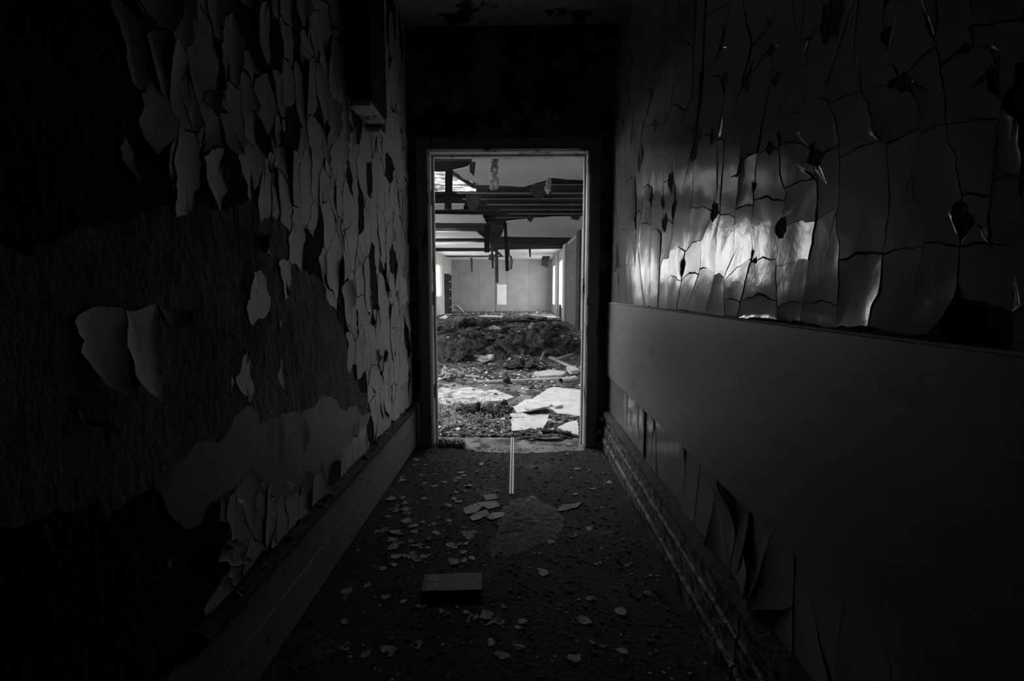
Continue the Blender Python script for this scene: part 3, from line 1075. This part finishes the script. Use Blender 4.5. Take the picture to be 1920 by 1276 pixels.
def torn_flap(name, pts, Y, label, depth=.25, material=FLAP):
    """torn board flap folded down from the ceiling: outline read at distance Y, bottom swung away from the viewer"""
    Y = min(joists, key=lambda j: abs(j - Y))
    P = [on_y(x, y, Y) for x, y in pts]
    zt_ = max(p.z for p in P)
    dz = RC - zt_
    q = []
    for i in range(len(P)):
        a, b = P[i], P[(i + 1) % len(P)]
        n = max(1, int((b - a).length / .07))
        for k in range(n):
            p = a.lerp(b, k / n)
            jit = .018 if k else 0
            q.append(Vector((p.x + random.uniform(-jit, jit), Y + (zt_ - p.z) * depth, p.z + dz + random.uniform(-jit, jit) + .014)))
    n = len(q)
    v = q + [p + Vector((0, .014, .004)) for p in q]
    f = [tuple(range(n)), tuple(range(2 * n - 1, n - 1, -1))] + [(i, n + i, n + (i + 1) % n, (i + 1) % n) for i in range(n)]
    return tag(mesh(name, v, f, material), label, 'ceiling scrap')


# shaggy strip of insulation
c = on_y(925, 330, 6.55)
ins = tag(empty('hanging_insulation', (c.x, 6.55, RC)), 'shaggy pale strip of insulation hanging from the nearest ceiling board', 'insulation')
for k in range(34):
    zz = -.01 - k * .0112
    blob('tuft', FLUFF, (random.uniform(-.035, .045), random.uniform(-.03, .03), zz), (random.uniform(.012, .035), .025, random.uniform(.02, .045)), 3 + k, .9, 3, ins, 2.6)
c = on_y(1030, 336, 7.7)
ins = tag(empty('hanging_insulation', (c.x, 7.7, RC)), 'small pale tuft of insulation on the dark torn flap', 'insulation')
for k in range(3):
    blob('tuft', FLUFF, (random.uniform(-.03, .03), 0, -.04 - .06 * k), (.035, .03, .06), 30 + k, .8, 3, ins, 3.0)

hanging_board('hanging_board', 842, 300, 392, 13, 7.3, 'thick dark board hanging straight down beside the roof hole', BLACKM, -2, .95, thick=.05)
hanging_board('hanging_board', 947, 400, 508, 6, 12.4, 'longest thin dark batten hanging from the middle of the room ceiling', BLACKM, 4, 1.0, thick=.04)
hanging_board('hanging_board', 914, 425, 473, 12, 13.2, 'short wide dark board hanging left of the long batten', BLACKM, -1, .8, thick=.04)
hanging_board('hanging_board', 931, 468, 530, 6, 19.0, 'narrow dark strip hanging low in front of the far wall', FLAP, 1, .9)
hanging_board('hanging_board', 922, 465, 503, 5, 18.0, 'bent dark strip hanging just left of the low narrow strip', FLAP, 2, .8)
hanging_board('hanging_board', 953, 462, 505, 5, 17.0, 'slim dark batten hanging right beside the long batten', FLAP, 1, .9)
hanging_board('hanging_board', 884, 490, 510, 4, 25.0, 'small dark scrap hanging before the far wall on the left', FLAP, 1, .7)
hanging_board('hanging_board', 993, 463, 482, 4, 18.5, 'short dark peg hanging under the bright far ceiling', FLAP, 1, .7)
tag(beam('fallen_joist', (-1.12, 7.87, 3.03), (-.75, 7.87, 2.79), .05, .06, TIMBER), 'broken dark joist slanting across the roof hole', 'beam')
torn_flap('torn_flap', [(992, 348), (1028, 332), (1040, 345), (1034, 358), (1022, 356), (1012, 369), (1004, 362)], 8.0, 'large dark torn flap hanging from the near ceiling board', .5)
torn_flap('torn_flap', [(873, 376), (905, 376), (898, 390), (890, 405), (880, 404)], 9.3, 'dark ragged triangular flap hanging on the left below the roof hole', .4)
torn_flap('torn_flap', [(986, 411), (1003, 408), (995, 422), (990, 418)], 11.3, 'small dark torn tip on the edge of the middle ceiling board', .3)
torn_flap('torn_flap', [(1068, 404), (1090, 402), (1085, 412), (1074, 411)], 11.6, 'dark frayed scrap at the right edge of the middle ceiling board', .3)
torn_flap('torn_flap', [(880, 303), (892, 302), (888, 330), (880, 322)], 6.7, 'frayed dark scrap hanging left of the pale insulation strip', .2)
torn_flap('torn_flap', [(985, 488), (997, 490), (991, 500)], 22.0, 'small pale triangular scrap before the far wall', .2, RCEIL)
torn_flap('torn_flap', [(1017, 491), (1031, 491), (1027, 514), (1014, 509)], 24.0, 'square dark flap hanging at the right of the far wall', .2)
torn_flap('torn_flap', [(917, 491), (930, 491), (927, 504), (915, 502)], 23.0, 'broad dark flap hanging at the middle of the far wall', .2)
b = on_y(955, 492, 16.5)
yj = min(joists, key=lambda j: abs(j - 16.5))
t = tag(empty('hanging_insulation', (b.x, yj, JT + .01)), 'pale wisp of insulation hanging on a thread among the battens', 'insulation')
beam('thread', (0, 0, 0), (0, 0, b.z - JT), .012, .012, FLAP, t)
for k in range(7):
    blob('tuft', FLUFF, (random.uniform(-.05, .05), 0, b.z - JT - .15 + k * .05), (.05, .04, .07), 44 + k, .8, 3, t, 2.6)

# ------------------------------------------------------------------ litter on the far room floor
def slab(px, z, label, th=.012, tilt=None, material=SLAB, name='plaster_slab'):
    P = [on_floor(x, y, z) for x, y in px]
    cx = sum(p.x for p in P) / len(P)
    cy = sum(p.y for p in P) / len(P)
    o = poly_prism(name, [(p.x - cx, p.y - cy) for p in P], 0, th, material, None, .007, .05, (cx, cy, z))
    if tilt:
        o.rotation_euler = tilt
    return tag(o, label, 'plaster slab')


slab([(963, 772), (1010, 742), (1028, 730), (1040, 727), (1062, 730), (1094, 733), (1096, 783), (1062, 778), (1045, 777), (1030, 768)], .004, 'largest flat plaster slab lying on the right beyond the doorway', .014)
slab([(962, 766), (985, 753), (1004, 751), (1036, 750), (1042, 758), (1020, 762), (990, 772), (968, 775)], .03, 'broken pale slab lying on top of the largest slab', .016, (.04, .03, 0))
slab([(984, 770), (992, 760), (1020, 757), (1035, 760), (1012, 768), (996, 773)], .058, 'curved plaster piece on top of the broken pale slab', .014, (-.05, .06, 0))
slab([(1032, 752), (1046, 753), (1055, 762), (1042, 764), (1034, 760)], .03, 'small plaster piece at the right end of the slab pile', .02, (.05, -.05, 0))
slab([(958, 790), (968, 782), (1000, 779), (1030, 779), (1026, 792), (1018, 808), (990, 809), (960, 811)], .012, 'squarish plaster slab just inside the doorway above the metal strip', .016, (.0, .02, 0))
slab([(1044, 804), (1060, 796), (1082, 790), (1086, 818), (1066, 815)], .012, 'small grey slab beside the right door jamb', .016)
slab([(955, 780), (980, 776), (996, 780), (985, 785), (960, 786)], .016, 'narrow plaster fragment between the slab pile and the squarish slab', .018, (.0, .1, .1))
slab([(893, 674), (915, 669), (926, 674), (905, 680)], .03, 'pale flat fragment in front of the tipped white cup', .012)
slab([(898, 671), (910, 667), (920, 670), (908, 674)], .05, 'thin plaster flake behind the pale flat fragment', .01)
slab([(916, 617), (928, 615), (946, 621), (940, 627), (920, 626)], .05, 'pale crumpled board piece in the middle of the dark litter', .03, (.05, .0, 0))
slab([(985, 621), (995, 612), (1001, 613), (996, 621)], .05, 'small tilted plaster block on the dark litter', .06, (.1, .2, 0))
slab([(1000, 702), (1030, 697), (1062, 700), (1055, 706), (1010, 708)], .02, 'long broken plaster piece behind the long plank', .03, (.02, 0, 0))
slab([(1062, 694), (1078, 692), (1086, 700), (1070, 702)], .03, 'crumbled plaster lump by the right jamb behind the pale roll', .05)


def stick(px0, px1, z0, z1, wd, th, label, material=WOODP, name='plank', category='plank', taper=1.0):
    a = on_floor(px0[0], px0[1], z0)
    b = on_floor(px1[0], px1[1], z1)
    return tag(beam(name, a, b, wd, th, material, None, taper), label, category)


stick((896, 716), (1062, 709), .02, .025, .05, .025, 'longest plank lying across the floor behind the bright patch')
stick((1031, 669), (1088, 695), .09, .05, .045, .03, 'thick pale branch slanting down to the right jamb', WOODP, 'branch', 'branch', .7)
stick((1014, 672), (1031, 640), .06, .16, .035, .03, 'thin stick lying steeply over the dark mound', WOODP)
stick((1044, 673), (1074, 663), .12, .14, .03, .02, 'thin lath lying above the pale branch', LATH)
stick((988, 671), (1012, 675), .06, .06, .10, .03, 'short pale plank at the foot of the dark mound', WOODP)
stick((890, 667), (911, 669), .06, .06, .06, .03, 'short white stick left of the tipped cup', RWHITE)
stick((865, 703), (900, 706), .03, .03, .04, .02, 'dull stick pointing away from the pale fluffy clump', WOODP)
stick((960, 619), (982, 624), .06, .05, .10, .03, 'short pale board in the middle distance', WOODP)
stick((952, 610), (1025, 612), .05, .05, .14, .04, 'dull grey board lying across the middle distance', LATH)
stick((1000, 611), (1028, 614), .08, .06, .08, .03, 'short board beside the right wall in the distance', WOODP)
stick((840, 591), (905, 589), .10, .10, .35, .05, 'wide dark board lying at the far left', FLAP)
stick((902, 592), (960, 594), .06, .05, .3, .05, 'bright white board lying before the far wall', RWHITE)
stick((958, 597), (1046, 594), .06, .06, .28, .05, 'longest bright board on the floor near the far right wall', RWHITE)
stick((976, 590), (1040, 591), .1, .1, .22, .04, 'pale board behind the longest bright board', WOODP)
stick((853, 572), (866, 585), .55, .12, .2, .05, 'pale board leaning on the heap in the far left corner', WOODP)
stick((828, 597), (842, 590), .05, .05, .22, .05, 'small white board below the far window', RWHITE)

slab([(805, 735), (830, 727), (850, 730), (880, 726), (905, 731), (930, 731), (950, 739), (966, 744), (948, 751), (915, 753), (900, 759), (860, 756), (840, 760), (805, 757)], .002, 'broad bright worn sheet lying flat on the floor left of the largest slab', .006, None, mat('pale_floor_sheet', .25, .62, .7, 5, wear=.10, wear_scale=7, wear_lo=.52, wear_hi=.62), 'floor_sheet')['category'] = 'lit floor patch'  # pale sheet stands in for the brightly lit clear floor

# matted insulation mounds
def mound(px, py, wpx, hpx, label, material=FLUFFD, dep=None, seed=1, rough=.55, freq=2.6, sub=5):
    p = on_floor(px, py)
    r = wpx / 2 / FPX * p.y
    h = hpx / FPX * p.y
    o = blob('insulation_mound', material, (p.x, p.y + (dep or r * .6), 0), (r, dep or r * .6, h * 1.15), seed, rough * 1.25, sub, None, freq * .8, 0.0)
    return tag(o, label, 'insulation')


def clump(px, py, wpx, hpx, dep, n, label, material, seed, size=1.0):
    """clump of many small matted tufts heaped together"""
    rng = random.Random(seed)
    p = on_floor(px, py)
    r, h = wpx / 2 / FPX * p.y, hpx / FPX * p.y
    t = tag(empty('insulation_clump', (p.x, p.y + dep, 0)), label, 'insulation')
    base = [blob('tuft', material, (0, 0, 0), (1, .9, .8), seed + k, .5, 4, t, 2.6) for k in range(3)]
    for k in range(n):
        if k < 3:
            o = base[k]
        else:
            o = base[k % 3].copy()
            COL.objects.link(o)
            o.parent = t
        while True:
            u, v = rng.uniform(-1, 1), rng.uniform(-1, 1)
            if u * u + v * v < 1:
                break
        top = h * (1 - (u * u + v * v)) * rng.uniform(.35, 1)
        sc = rng.uniform(.03, .06) * size
        o.location = (u * r * .85, v * dep * .8, max(sc * .5, top - sc * .5))
        o.rotation_euler = (rng.uniform(0, 6), rng.uniform(0, 6), rng.uniform(0, 6))
        o.scale = (sc * rng.uniform(.7, 1.5), sc, sc * rng.uniform(.6, 1.1))
    return t


clump(842, 714, 46, 28, .18, 26, 'pale knobbly insulation clump beside the left jamb', FLUFF, 1)
clump(890, 786, 110, 22, .14, 40, 'dark frayed insulation heap inside the doorway on the left', FLUFFD, 2, .8)
clump(940, 780, 44, 22, .10, 16, 'ragged insulation lump touching the slab pile', FLUFFD, 3, .8)
clump(838, 786, 36, 14, .10, 12, 'grey torn insulation tuft at the foot of the left jamb', FLUFF, 4, .7)
clump(846, 840, 52, 14, .06, 16, 'soft grey insulation scraps lying on the threshold by the left jamb', FLUFF, 5, .6)
clump(838, 808, 34, 10, .07, 9, 'small grey insulation scrap behind the threshold scraps', FLUFF, 6, .6)
mound(850, 678, 90, 30, 'big dark folded mat heap on the left', FLUFFD, .5, 7, .5, 2.6)
mound(960, 672, 70, 26, 'dark heap with stringy folds behind the tipped cup', FLUFFD, .5, 8, .6, 3.0)
mound(1010, 668, 80, 26, 'stringy dark heap under the leaning stick', FLUFFD, .5, 9, .6, 3.0)
mound(1062, 662, 70, 18, 'low dark heap by the right side of the room', FLUFFD, .6, 10, .6, 2.6)
mound(900, 648, 110, 20, 'broad dark mat ridge crossing the left half of the room', FLUFFD, .7, 11, .6, 3.0)
mound(1000, 645, 120, 16, 'broad dark mat ridge crossing the right half of the room', FLUFFD, .7, 12, .6, 3.0)
mound(860, 626, 90, 16, 'distant dark heap on the left below the window', FLUFFD, .9, 13, .6, 3.0)
mound(900, 612, 70, 9, 'far dark heap in the middle left', FLUFFD, 1.0, 14, .6, 3.0)
mound(1030, 622, 60, 8, 'far low dark heap along the right wall', FLUFFD, 1.0, 15, .6, 3.0)
mound(990, 605, 90, 6, 'farthest low dark heap before the bright boards', FLUFFD, 1.2, 16, .6, 3.0)
mound(985, 694, 60, 14, 'grey crumbled insulation patch behind the long plank', FLUFFD, .3, 17, .7, 3.2)
mound(1020, 828, 96, 7, 'low dark earth pile inside the doorway on the right', CHIP_D, .12, 18, .35, 4.5)

# small recognisable things
p = on_floor(950, 719)
d = tag(empty('black_dome', (p.x, p.y + .03, 0.0)), 'small round black bowl upside down on a flat rim near the long plank', 'bowl')
bm = bmesh.new()
bmesh.ops.create_uvsphere(bm, u_segments=20, v_segments=12, radius=1.0)
bmesh.ops.delete(bm, geom=[v for v in bm.verts if v.co.z < -.05], context='VERTS')
bmesh.ops.scale(bm, vec=(.05, .05, .085), verts=bm.verts)
me = bpy.data.meshes.new('shell'); bm.to_mesh(me); bm.free()
link('shell', me, BLACK, d, (0, 0, .012), smooth=True)


def lathe(name, prof, n, material, parent=None, loc=(0, 0, 0), rot=(0, 0, 0)):
    v, f = [], []
    for r, z in prof:
        for k in range(n):
            a = 2 * math.pi * k / n
            v.append((r * math.cos(a), r * math.sin(a), z))
    for i in range(len(prof) - 1):
        for k in range(n):
            j = (k + 1) % n
            f.append((i * n + k, i * n + j, (i + 1) * n + j, (i + 1) * n + k))
    return mesh(name, v, f, material, parent, loc, rot, True)


lathe('rim', [(.05, .0), (.085, .0), (.085, .01), (.05, .012)], 20, BLACK, d)
p = on_floor(917, 677)
cup = tag(empty('tipped_cup', (p.x, p.y, .06)), 'white cup lying tipped over against the dark heap', 'cup')
cup.rotation_euler = (math.radians(75), 0, math.radians(35))
lathe('body', [(.0, .11), (.035, .11), (.05, .01), (.045, .012), (.032, .105), (.0, .105)], 20, RWHITE, cup)
lathe('lip', [(.05, .0), (.058, .0), (.058, .012), (.05, .012), (.05, .0)], 20, RWHITE, cup)
p0, p1 = on_floor(1052, 714, .035), on_floor(1078, 709, .035)
rl = tag(empty('pale_roll', p0), 'pale rolled-up paper tube lying near the right jamb', 'roll')
q = (p1 - p0).to_track_quat('Z', 'Y')
rl.rotation_mode = 'QUATERNION'
rl.rotation_quaternion = q
L = (p1 - p0).length
lathe('tube', [(.036, 0), (.038, L * .3), (.034, L * .7), (.037, L)], 16, SLAB, rl)
lathe('inner_winding', [(.030, .0), (.022, .002), (.022, L * .5), (.030, L)], 16, FLAP, rl)

# rubble scattered over the far room floor
def scatter(name, n, region, size, material, seed, zfun=lambda x, y: 0.0, thin=.35, dens=None):
    rng = random.Random(seed)
    V, F = [], []
    k = 0
    while k < n:
        x, y = region(rng)
        if dens and rng.random() > dens(x, y):
            continue
        k += 1
        s = size(rng, x, y)
        a = rng.uniform(0, 6.28)
        z = zfun(x, y)
        m = rng.randint(4, 6)
        th = s * thin * rng.uniform(.3, 1)
        tx, ty = rng.uniform(-.35, .35), rng.uniform(-.35, .35)
        ring = []
        for i in range(m):
            aa = a + 6.283 * i / m + rng.uniform(-.3, .3)
            rr = s * rng.uniform(.55, 1)
            ring.append((rr * math.cos(aa), rr * math.sin(aa)))
        low = min(tx * u + ty * v for u, v in ring)
        b = len(V)
        for u, v in ring:
            V.append((x + u, y + v, z + (tx * u + ty * v) - low))
        for u, v in ring:
            V.append((x + u * .92, y + v * .92, z + (tx * u + ty * v) - low + th))
        F.append(tuple(b + m + i for i in range(m)))
        F.append(tuple(b + i for i in reversed(range(m))))
        for i in range(m):
            j = (i + 1) % m
            F.append((b + i, b + j, b + m + j, b + m + i))
    o = mesh(name, V, F, material)
    return o


from mathutils.bvhtree import BVHTree
_bv, _bf = [], []
for o in list(COL.objects):
    if o.name.startswith('insulation_mound'):
        m_ = Matrix.LocRotScale(o.location, o.rotation_euler, o.scale)
        k0 = len(_bv)
        _bv += [m_ @ v.co for v in o.data.vertices]
        _bf += [tuple(k0 + i for i in p.vertices) for p in o.data.polygons]
BV = BVHTree.FromPolygons(_bv, _bf)


def lie(x, y):
    h = BV.ray_cast(Vector((x, y, 3)), Vector((0, 0, -1)))
    return max(0.0, h[0].z) if h[0] is not None else 0.0


def room_region(rng):
    # denser towards the doorway, as wide as the view through it
    y = RY0 + .06 + (RY1 - RY0 - .4) * rng.random() ** 1.6
    x = rng.uniform(max(RL + .1, -.19 * y - .2), min(RR - .22, .14 * y + .2))
    return x, y


def on_slab(x, y):
    for o in SLABS:
        u, v = x - o.location.x, y - o.location.y
        n_ = len(o.data.vertices) // 2
        if inside([(p.co.x, p.co.y) for p in o.data.vertices[:n_]], (u, v)):
            return True
    return False


SLABS = [o for o in COL.objects if o.name.startswith(('plaster_slab', 'floor_sheet'))]


rubble_thin = random.Random(77)


def keep_clear(x, y):
    if y < 7 and on_slab(x, y):
        return .04
    if y > 7.5 and rubble_thin.random() > .4:
        return 0.0
    if 4.6 < y < 5.9 and x < .1:
        return .25
    return 1.0


tag(scatter('floor_rubble', 5200, room_region, lambda r, x, y: r.uniform(.008, .03) * (1 + y * .06), CHIP_D, 5, lie, dens=keep_clear), 'dark crumbled rubble strewn over the far room floor', 'rubble', kind='stuff')
tag(scatter('pale_rubble', 1500, room_region, lambda r, x, y: r.uniform(.006, .028) * (1 + y * .06), SLAB, 6, lie, dens=keep_clear), 'pale plaster crumbs strewn over the far room floor', 'rubble', kind='stuff')


def pile_region(rng):
    return rng.gauss(.18, .2), abs(rng.gauss(0, .14)) + 3.62


tag(scatter('earth_crumbs', 1600, pile_region, lambda r, x, y: r.uniform(.006, .018), CHIP_D, 7, lie, thin=.7, dens=keep_clear), 'dark earth crumbs spread inside the doorway', 'rubble', kind='stuff')


def fibres(name, n, region, length, material, seed, lift=.05):
    """loose curled strands as thin ribbons"""
    rng = random.Random(seed)
    V, F = [], []
    for _ in range(n):
        x, y, z = region(rng)
        a = rng.uniform(0, 6.28)
        da = rng.uniform(-1.2, 1.2)
        L = length * rng.uniform(.4, 1.2)
        wd = rng.uniform(.0015, .004)
        b = len(V)
        m = 6
        h = rng.uniform(.2, 1) * lift
        for i in range(m):
            t = i / (m - 1)
            x += L / m * math.cos(a)
            y += L / m * math.sin(a)
            a += da
            zz = z + h * math.sin(t * 3.0) + .003
            nx, ny = -math.sin(a) * wd, math.cos(a) * wd
            V.append((x + nx, y + ny, zz))
            V.append((x - nx, y - ny, zz + wd))
        for i in range(m - 1):
            F.append((b + 2 * i, b + 2 * i + 1, b + 2 * i + 3, b + 2 * i + 2))
    return mesh(name, V, F, material)


def near_fluff(rng):
    p = on_floor(rng.gauss(880, 40), rng.gauss(778, 12))
    return max(-.75, p.x), max(RY0 + .02, p.y), 0


def mid_fluff(rng):
    y = rng.uniform(7, 17)
    return rng.uniform(-.17 * y, min(.11 * y, RR - .5)), y, rng.uniform(0, .12)


tag(fibres('loose_fibre', 900, near_fluff, .12, FLUFF, 8), 'loose pale fibres trailing over the near floor inside the doorway', 'fibre', kind='stuff')
tag(fibres('stringy_fibre', 2200, mid_fluff, .4, FLUFFD, 9, .12), 'stringy dark fibres over the heaps in the middle of the room', 'fibre', kind='stuff')

# ------------------------------------------------------------------ things on the corridor floor
a, b = on_floor(959, 925, .004), on_floor(961, 812, .004)
strip = tag(empty('metal_strip', (a.x, a.y, 0)), 'thin bright metal strip lying along the floor through the doorway', 'metal strip')
dx, L = b.x - a.x, b.y - a.y
mesh('strip_bar', [(-.012, 0, .001), (.012, 0, .001), (.012 + dx, L, .001), (-.012 + dx, L, .001), (-.012, 0, .005), (.012, 0, .005), (.012 + dx, L, .005), (-.012 + dx, L, .005)],
     [(3, 2, 1, 0), (4, 5, 6, 7), (0, 1, 5, 4), (1, 2, 6, 5), (2, 3, 7, 6), (3, 0, 4, 7)], METAL, strip)
mesh('strip_ridge', [(-.004, 0, .005), (.002, 0, .005), (.002 + dx, L, .005), (-.004 + dx, L, .005), (-.002, 0, .009), (.000, 0, .009), (.0 + dx, L, .009), (-.002 + dx, L, .009)],
     [(3, 2, 1, 0), (4, 5, 6, 7), (0, 1, 5, 4), (1, 2, 6, 5), (2, 3, 7, 6), (3, 0, 4, 7)], BLACKM, strip)

# small box with faded labels
p = on_floor(852, 1108)
bk = tag(empty('small_carton', (p.x, p.y, 0), math.radians(4)), 'small flat dark carton with two faded labels lying on the corridor floor', 'carton')
box('carton_body', (-.118, -.05, .001), (.105, .06, .036), BOOKM, bk, .002)
box('label_patch', (-.098, .008, .0363), (-.06, .052, .0372), LABELM, bk)
box('label_patch', (-.098, -.046, .0363), (-.06, -.002, .0372), LABELM, bk)
box('label_patch', (-.1195, -.046, .006), (-.1183, .052, .032), LABELM, bk)
box('faded_print', (.05, -.01, .0363), (.095, .008, .0368), LABELM, bk)
for k in range(7):
    box('faded_print', (-.04 + k * .012, .022 + (k % 3) * .003, .0363), (-.034 + k * .012, .03 + (k % 2) * .004, .0367), LABELM, bk)


def chip_mesh(seed, s):
    rng = random.Random(seed)
    m = rng.randint(5, 7)
    ring = []
    for i in range(m):
        a_ = 6.283 * i / m + rng.uniform(-.35, .35)
        r_ = s * rng.uniform(.5, 1)
        ring.append((r_ * math.cos(a_), r_ * .8 * math.sin(a_)))
    cu = rng.uniform(.0, .5) / s

    def h(u, v):
        return .002 + cu * u * u
    V = [(u, v, h(u, v)) for u, v in ring] + [(u * .5, v * .5, h(u * .5, v * .5)) for u, v in ring] + [(0, 0, .002)]
    F = [(i, (i + 1) % m, m + (i + 1) % m, m + i) for i in range(m)] + [(m + i, m + (i + 1) % m, 2 * m) for i in range(m)]
    b0 = len(V)
    V += [(u, v, h(u, v) - .0018) for u, v in ring]
    F += [(b0 + i, b0 + (i + 1) % m, (i + 1) % m, i) for i in range(m)]
    F.append(tuple(b0 + i for i in reversed(range(m))))
    me_ = bpy.data.meshes.new('paint_chip')
    me_.from_pydata(V, [], F)
    me_.materials.append(CHIP)
    return me_


CH = [chip_mesh(100 + i, s) for i, s in enumerate((.018, .022, .026, .03, .034, .04, .028, .024, .02, .045))]
rng = random.Random(21)
taken = []
n = 0
while n < 130:
    if rng.random() < .62:
        px, py = rng.gauss(800, 70), rng.uniform(862, 1070)
    else:
        px, py = rng.uniform(640, 1220), rng.uniform(865, 1240)
    p = on_floor(px, py)
    if not (XL + .07 < p.x < XR - .09 and p.y < YD - .04) or (925 < px < 990 and py < 945) or (770 < px < 925 and 1060 < py < 1130):
        continue
    o = link('paint_chip', CH[rng.randrange(len(CH))], None, None, (p.x, p.y, .0005), (rng.uniform(-.1, .1), rng.uniform(-.1, .1), rng.uniform(0, 6.28)))
    tag(o, 'curled pale paint chip lying on the dark corridor floor', 'paint chip', 'paint chips on the corridor floor')
    n += 1
# cracked tile-like plate pieces in front of the strip
for k, poly in enumerate((((868, 955), (890, 945), (905, 950), (892, 962), (874, 966)), ((893, 944), (930, 940), (938, 950), (915, 956)), ((880, 972), (893, 962), (912, 957), (920, 966), (900, 974), (886, 978)),
                          ((912, 972), (925, 962), (945, 962), (946, 970), (922, 976)), ((905, 930), (930, 928), (935, 936), (910, 940)))):
    P = [on_floor(x, y) for x, y in poly]
    cx, cy = sum(p.x for p in P) / len(P), sum(p.y for p in P) / len(P)
    o = poly_prism('cracked_plate', [(p.x - cx, p.y - cy) for p in P], .002, .007, CHIP, None, .003, .03, (cx, cy, 0))
    tag(o, ('leftmost piece of the cracked paint plate on the corridor floor', 'far piece of the cracked paint plate on the corridor floor', 'near piece of the cracked paint plate on the corridor floor',
            'rightmost piece of the cracked paint plate on the corridor floor', 'small piece behind the cracked paint plate by the metal strip')[k], 'plaster piece')
P = [on_floor(x, y) for x, y in ((1043, 960), (1055, 948), (1078, 946), (1093, 942), (1082, 953), (1062, 958))]
cx, cy = sum(p.x for p in P) / len(P), sum(p.y for p in P) / len(P)
tag(poly_prism('cracked_plate', [(p.x - cx, p.y - cy) for p in P], .002, .008, CHIP, None, .003, .03, (cx, cy, 0)), 'single pointed pale plate lying on the right of the corridor floor', 'plaster piece')
# rough mortar patch
P = [on_floor(x, y) for x, y in ((935, 960), (960, 937), (1000, 930), (1035, 945), (1058, 975), (1045, 1010), (1000, 1025), (950, 1045), (920, 1040), (915, 1020), (935, 995))]
V, F = [], []
cx, cy = sum(p.x for p in P) / len(P), sum(p.y for p in P) / len(P)
NR, NT = 14, 66
for i in range(NR + 1):
    t = i / NR
    for k in range(NT):
        g = k / NT * len(P)
        a_, b_ = P[int(g) % len(P)], P[(int(g) + 1) % len(P)]
        q = a_.lerp(b_, g - int(g))
        rg = 1 + .16 * noise.noise(Vector((q.x * 22, q.y * 22, 4)))
        x, y = (q.x - cx) * t * rg, (q.y - cy) * t * rg
        h = .002 + .012 * (1 - t ** 3) * (.55 + .9 * noise.noise(Vector((x * 30, y * 30, 2)))) + .004 * noise.noise(Vector((x * 90, y * 90, 5)))
        V.append((x, y, max(.0005, h if t < 1 else .0005)))
for i in range(NR):
    for k in range(NT):
        j = (k + 1) % NT
        F.append((i * NT + k, i * NT + j, (i + 1) * NT + j, (i + 1) * NT + k))
F = [tuple(reversed(f)) for f in F]
tag(mesh('mortar_patch', V, F, mat('rough_mortar', .06, .16, .9, 40, 1.0, 90), None, (cx, cy, 0)), 'rough round mortar patch stuck to the middle of the corridor floor', 'mortar patch')


def corridor_region(r):
    return r.uniform(XL + .05, XR - .06), r.uniform(.4, YD - .05)


tag(scatter('floor_crumbs', 2600, corridor_region, lambda r, x, y: r.uniform(.003, .013), CRUMB_C, 12), 'dark crumbs and dust covering the corridor floor', 'debris', kind='stuff')
tag(scatter('pale_crumbs', 700, corridor_region, lambda r, x, y: r.uniform(.003, .010), CHIP, 13), 'tiny pale paint crumbs sprinkled over the corridor floor', 'debris', kind='stuff')

# crumbled plaster where the right skirting meets the door casing
for k in range(9):
    blob('crumbled_plaster', SLAB if k % 3 == 0 else CHIP_D, (XR - .035 + random.uniform(-.02, .01), YD - .018, .02 + k * .032), (.022, .014, .024), 60 + k, .7, 3, base_r, 2.6)
# loose scraps lying on the left skirting ledge
rng = random.Random(5)
for k in range(26):
    yy = rng.uniform(1.1, 3.25)
    o = link('paint_scrap', CH[rng.randrange(len(CH))], None, base_l, (XL + .02, yy, .313), (rng.uniform(-.5, .5), rng.uniform(.2, .9), rng.uniform(0, 6.28)))
    o.scale = (.8, .8, .8)
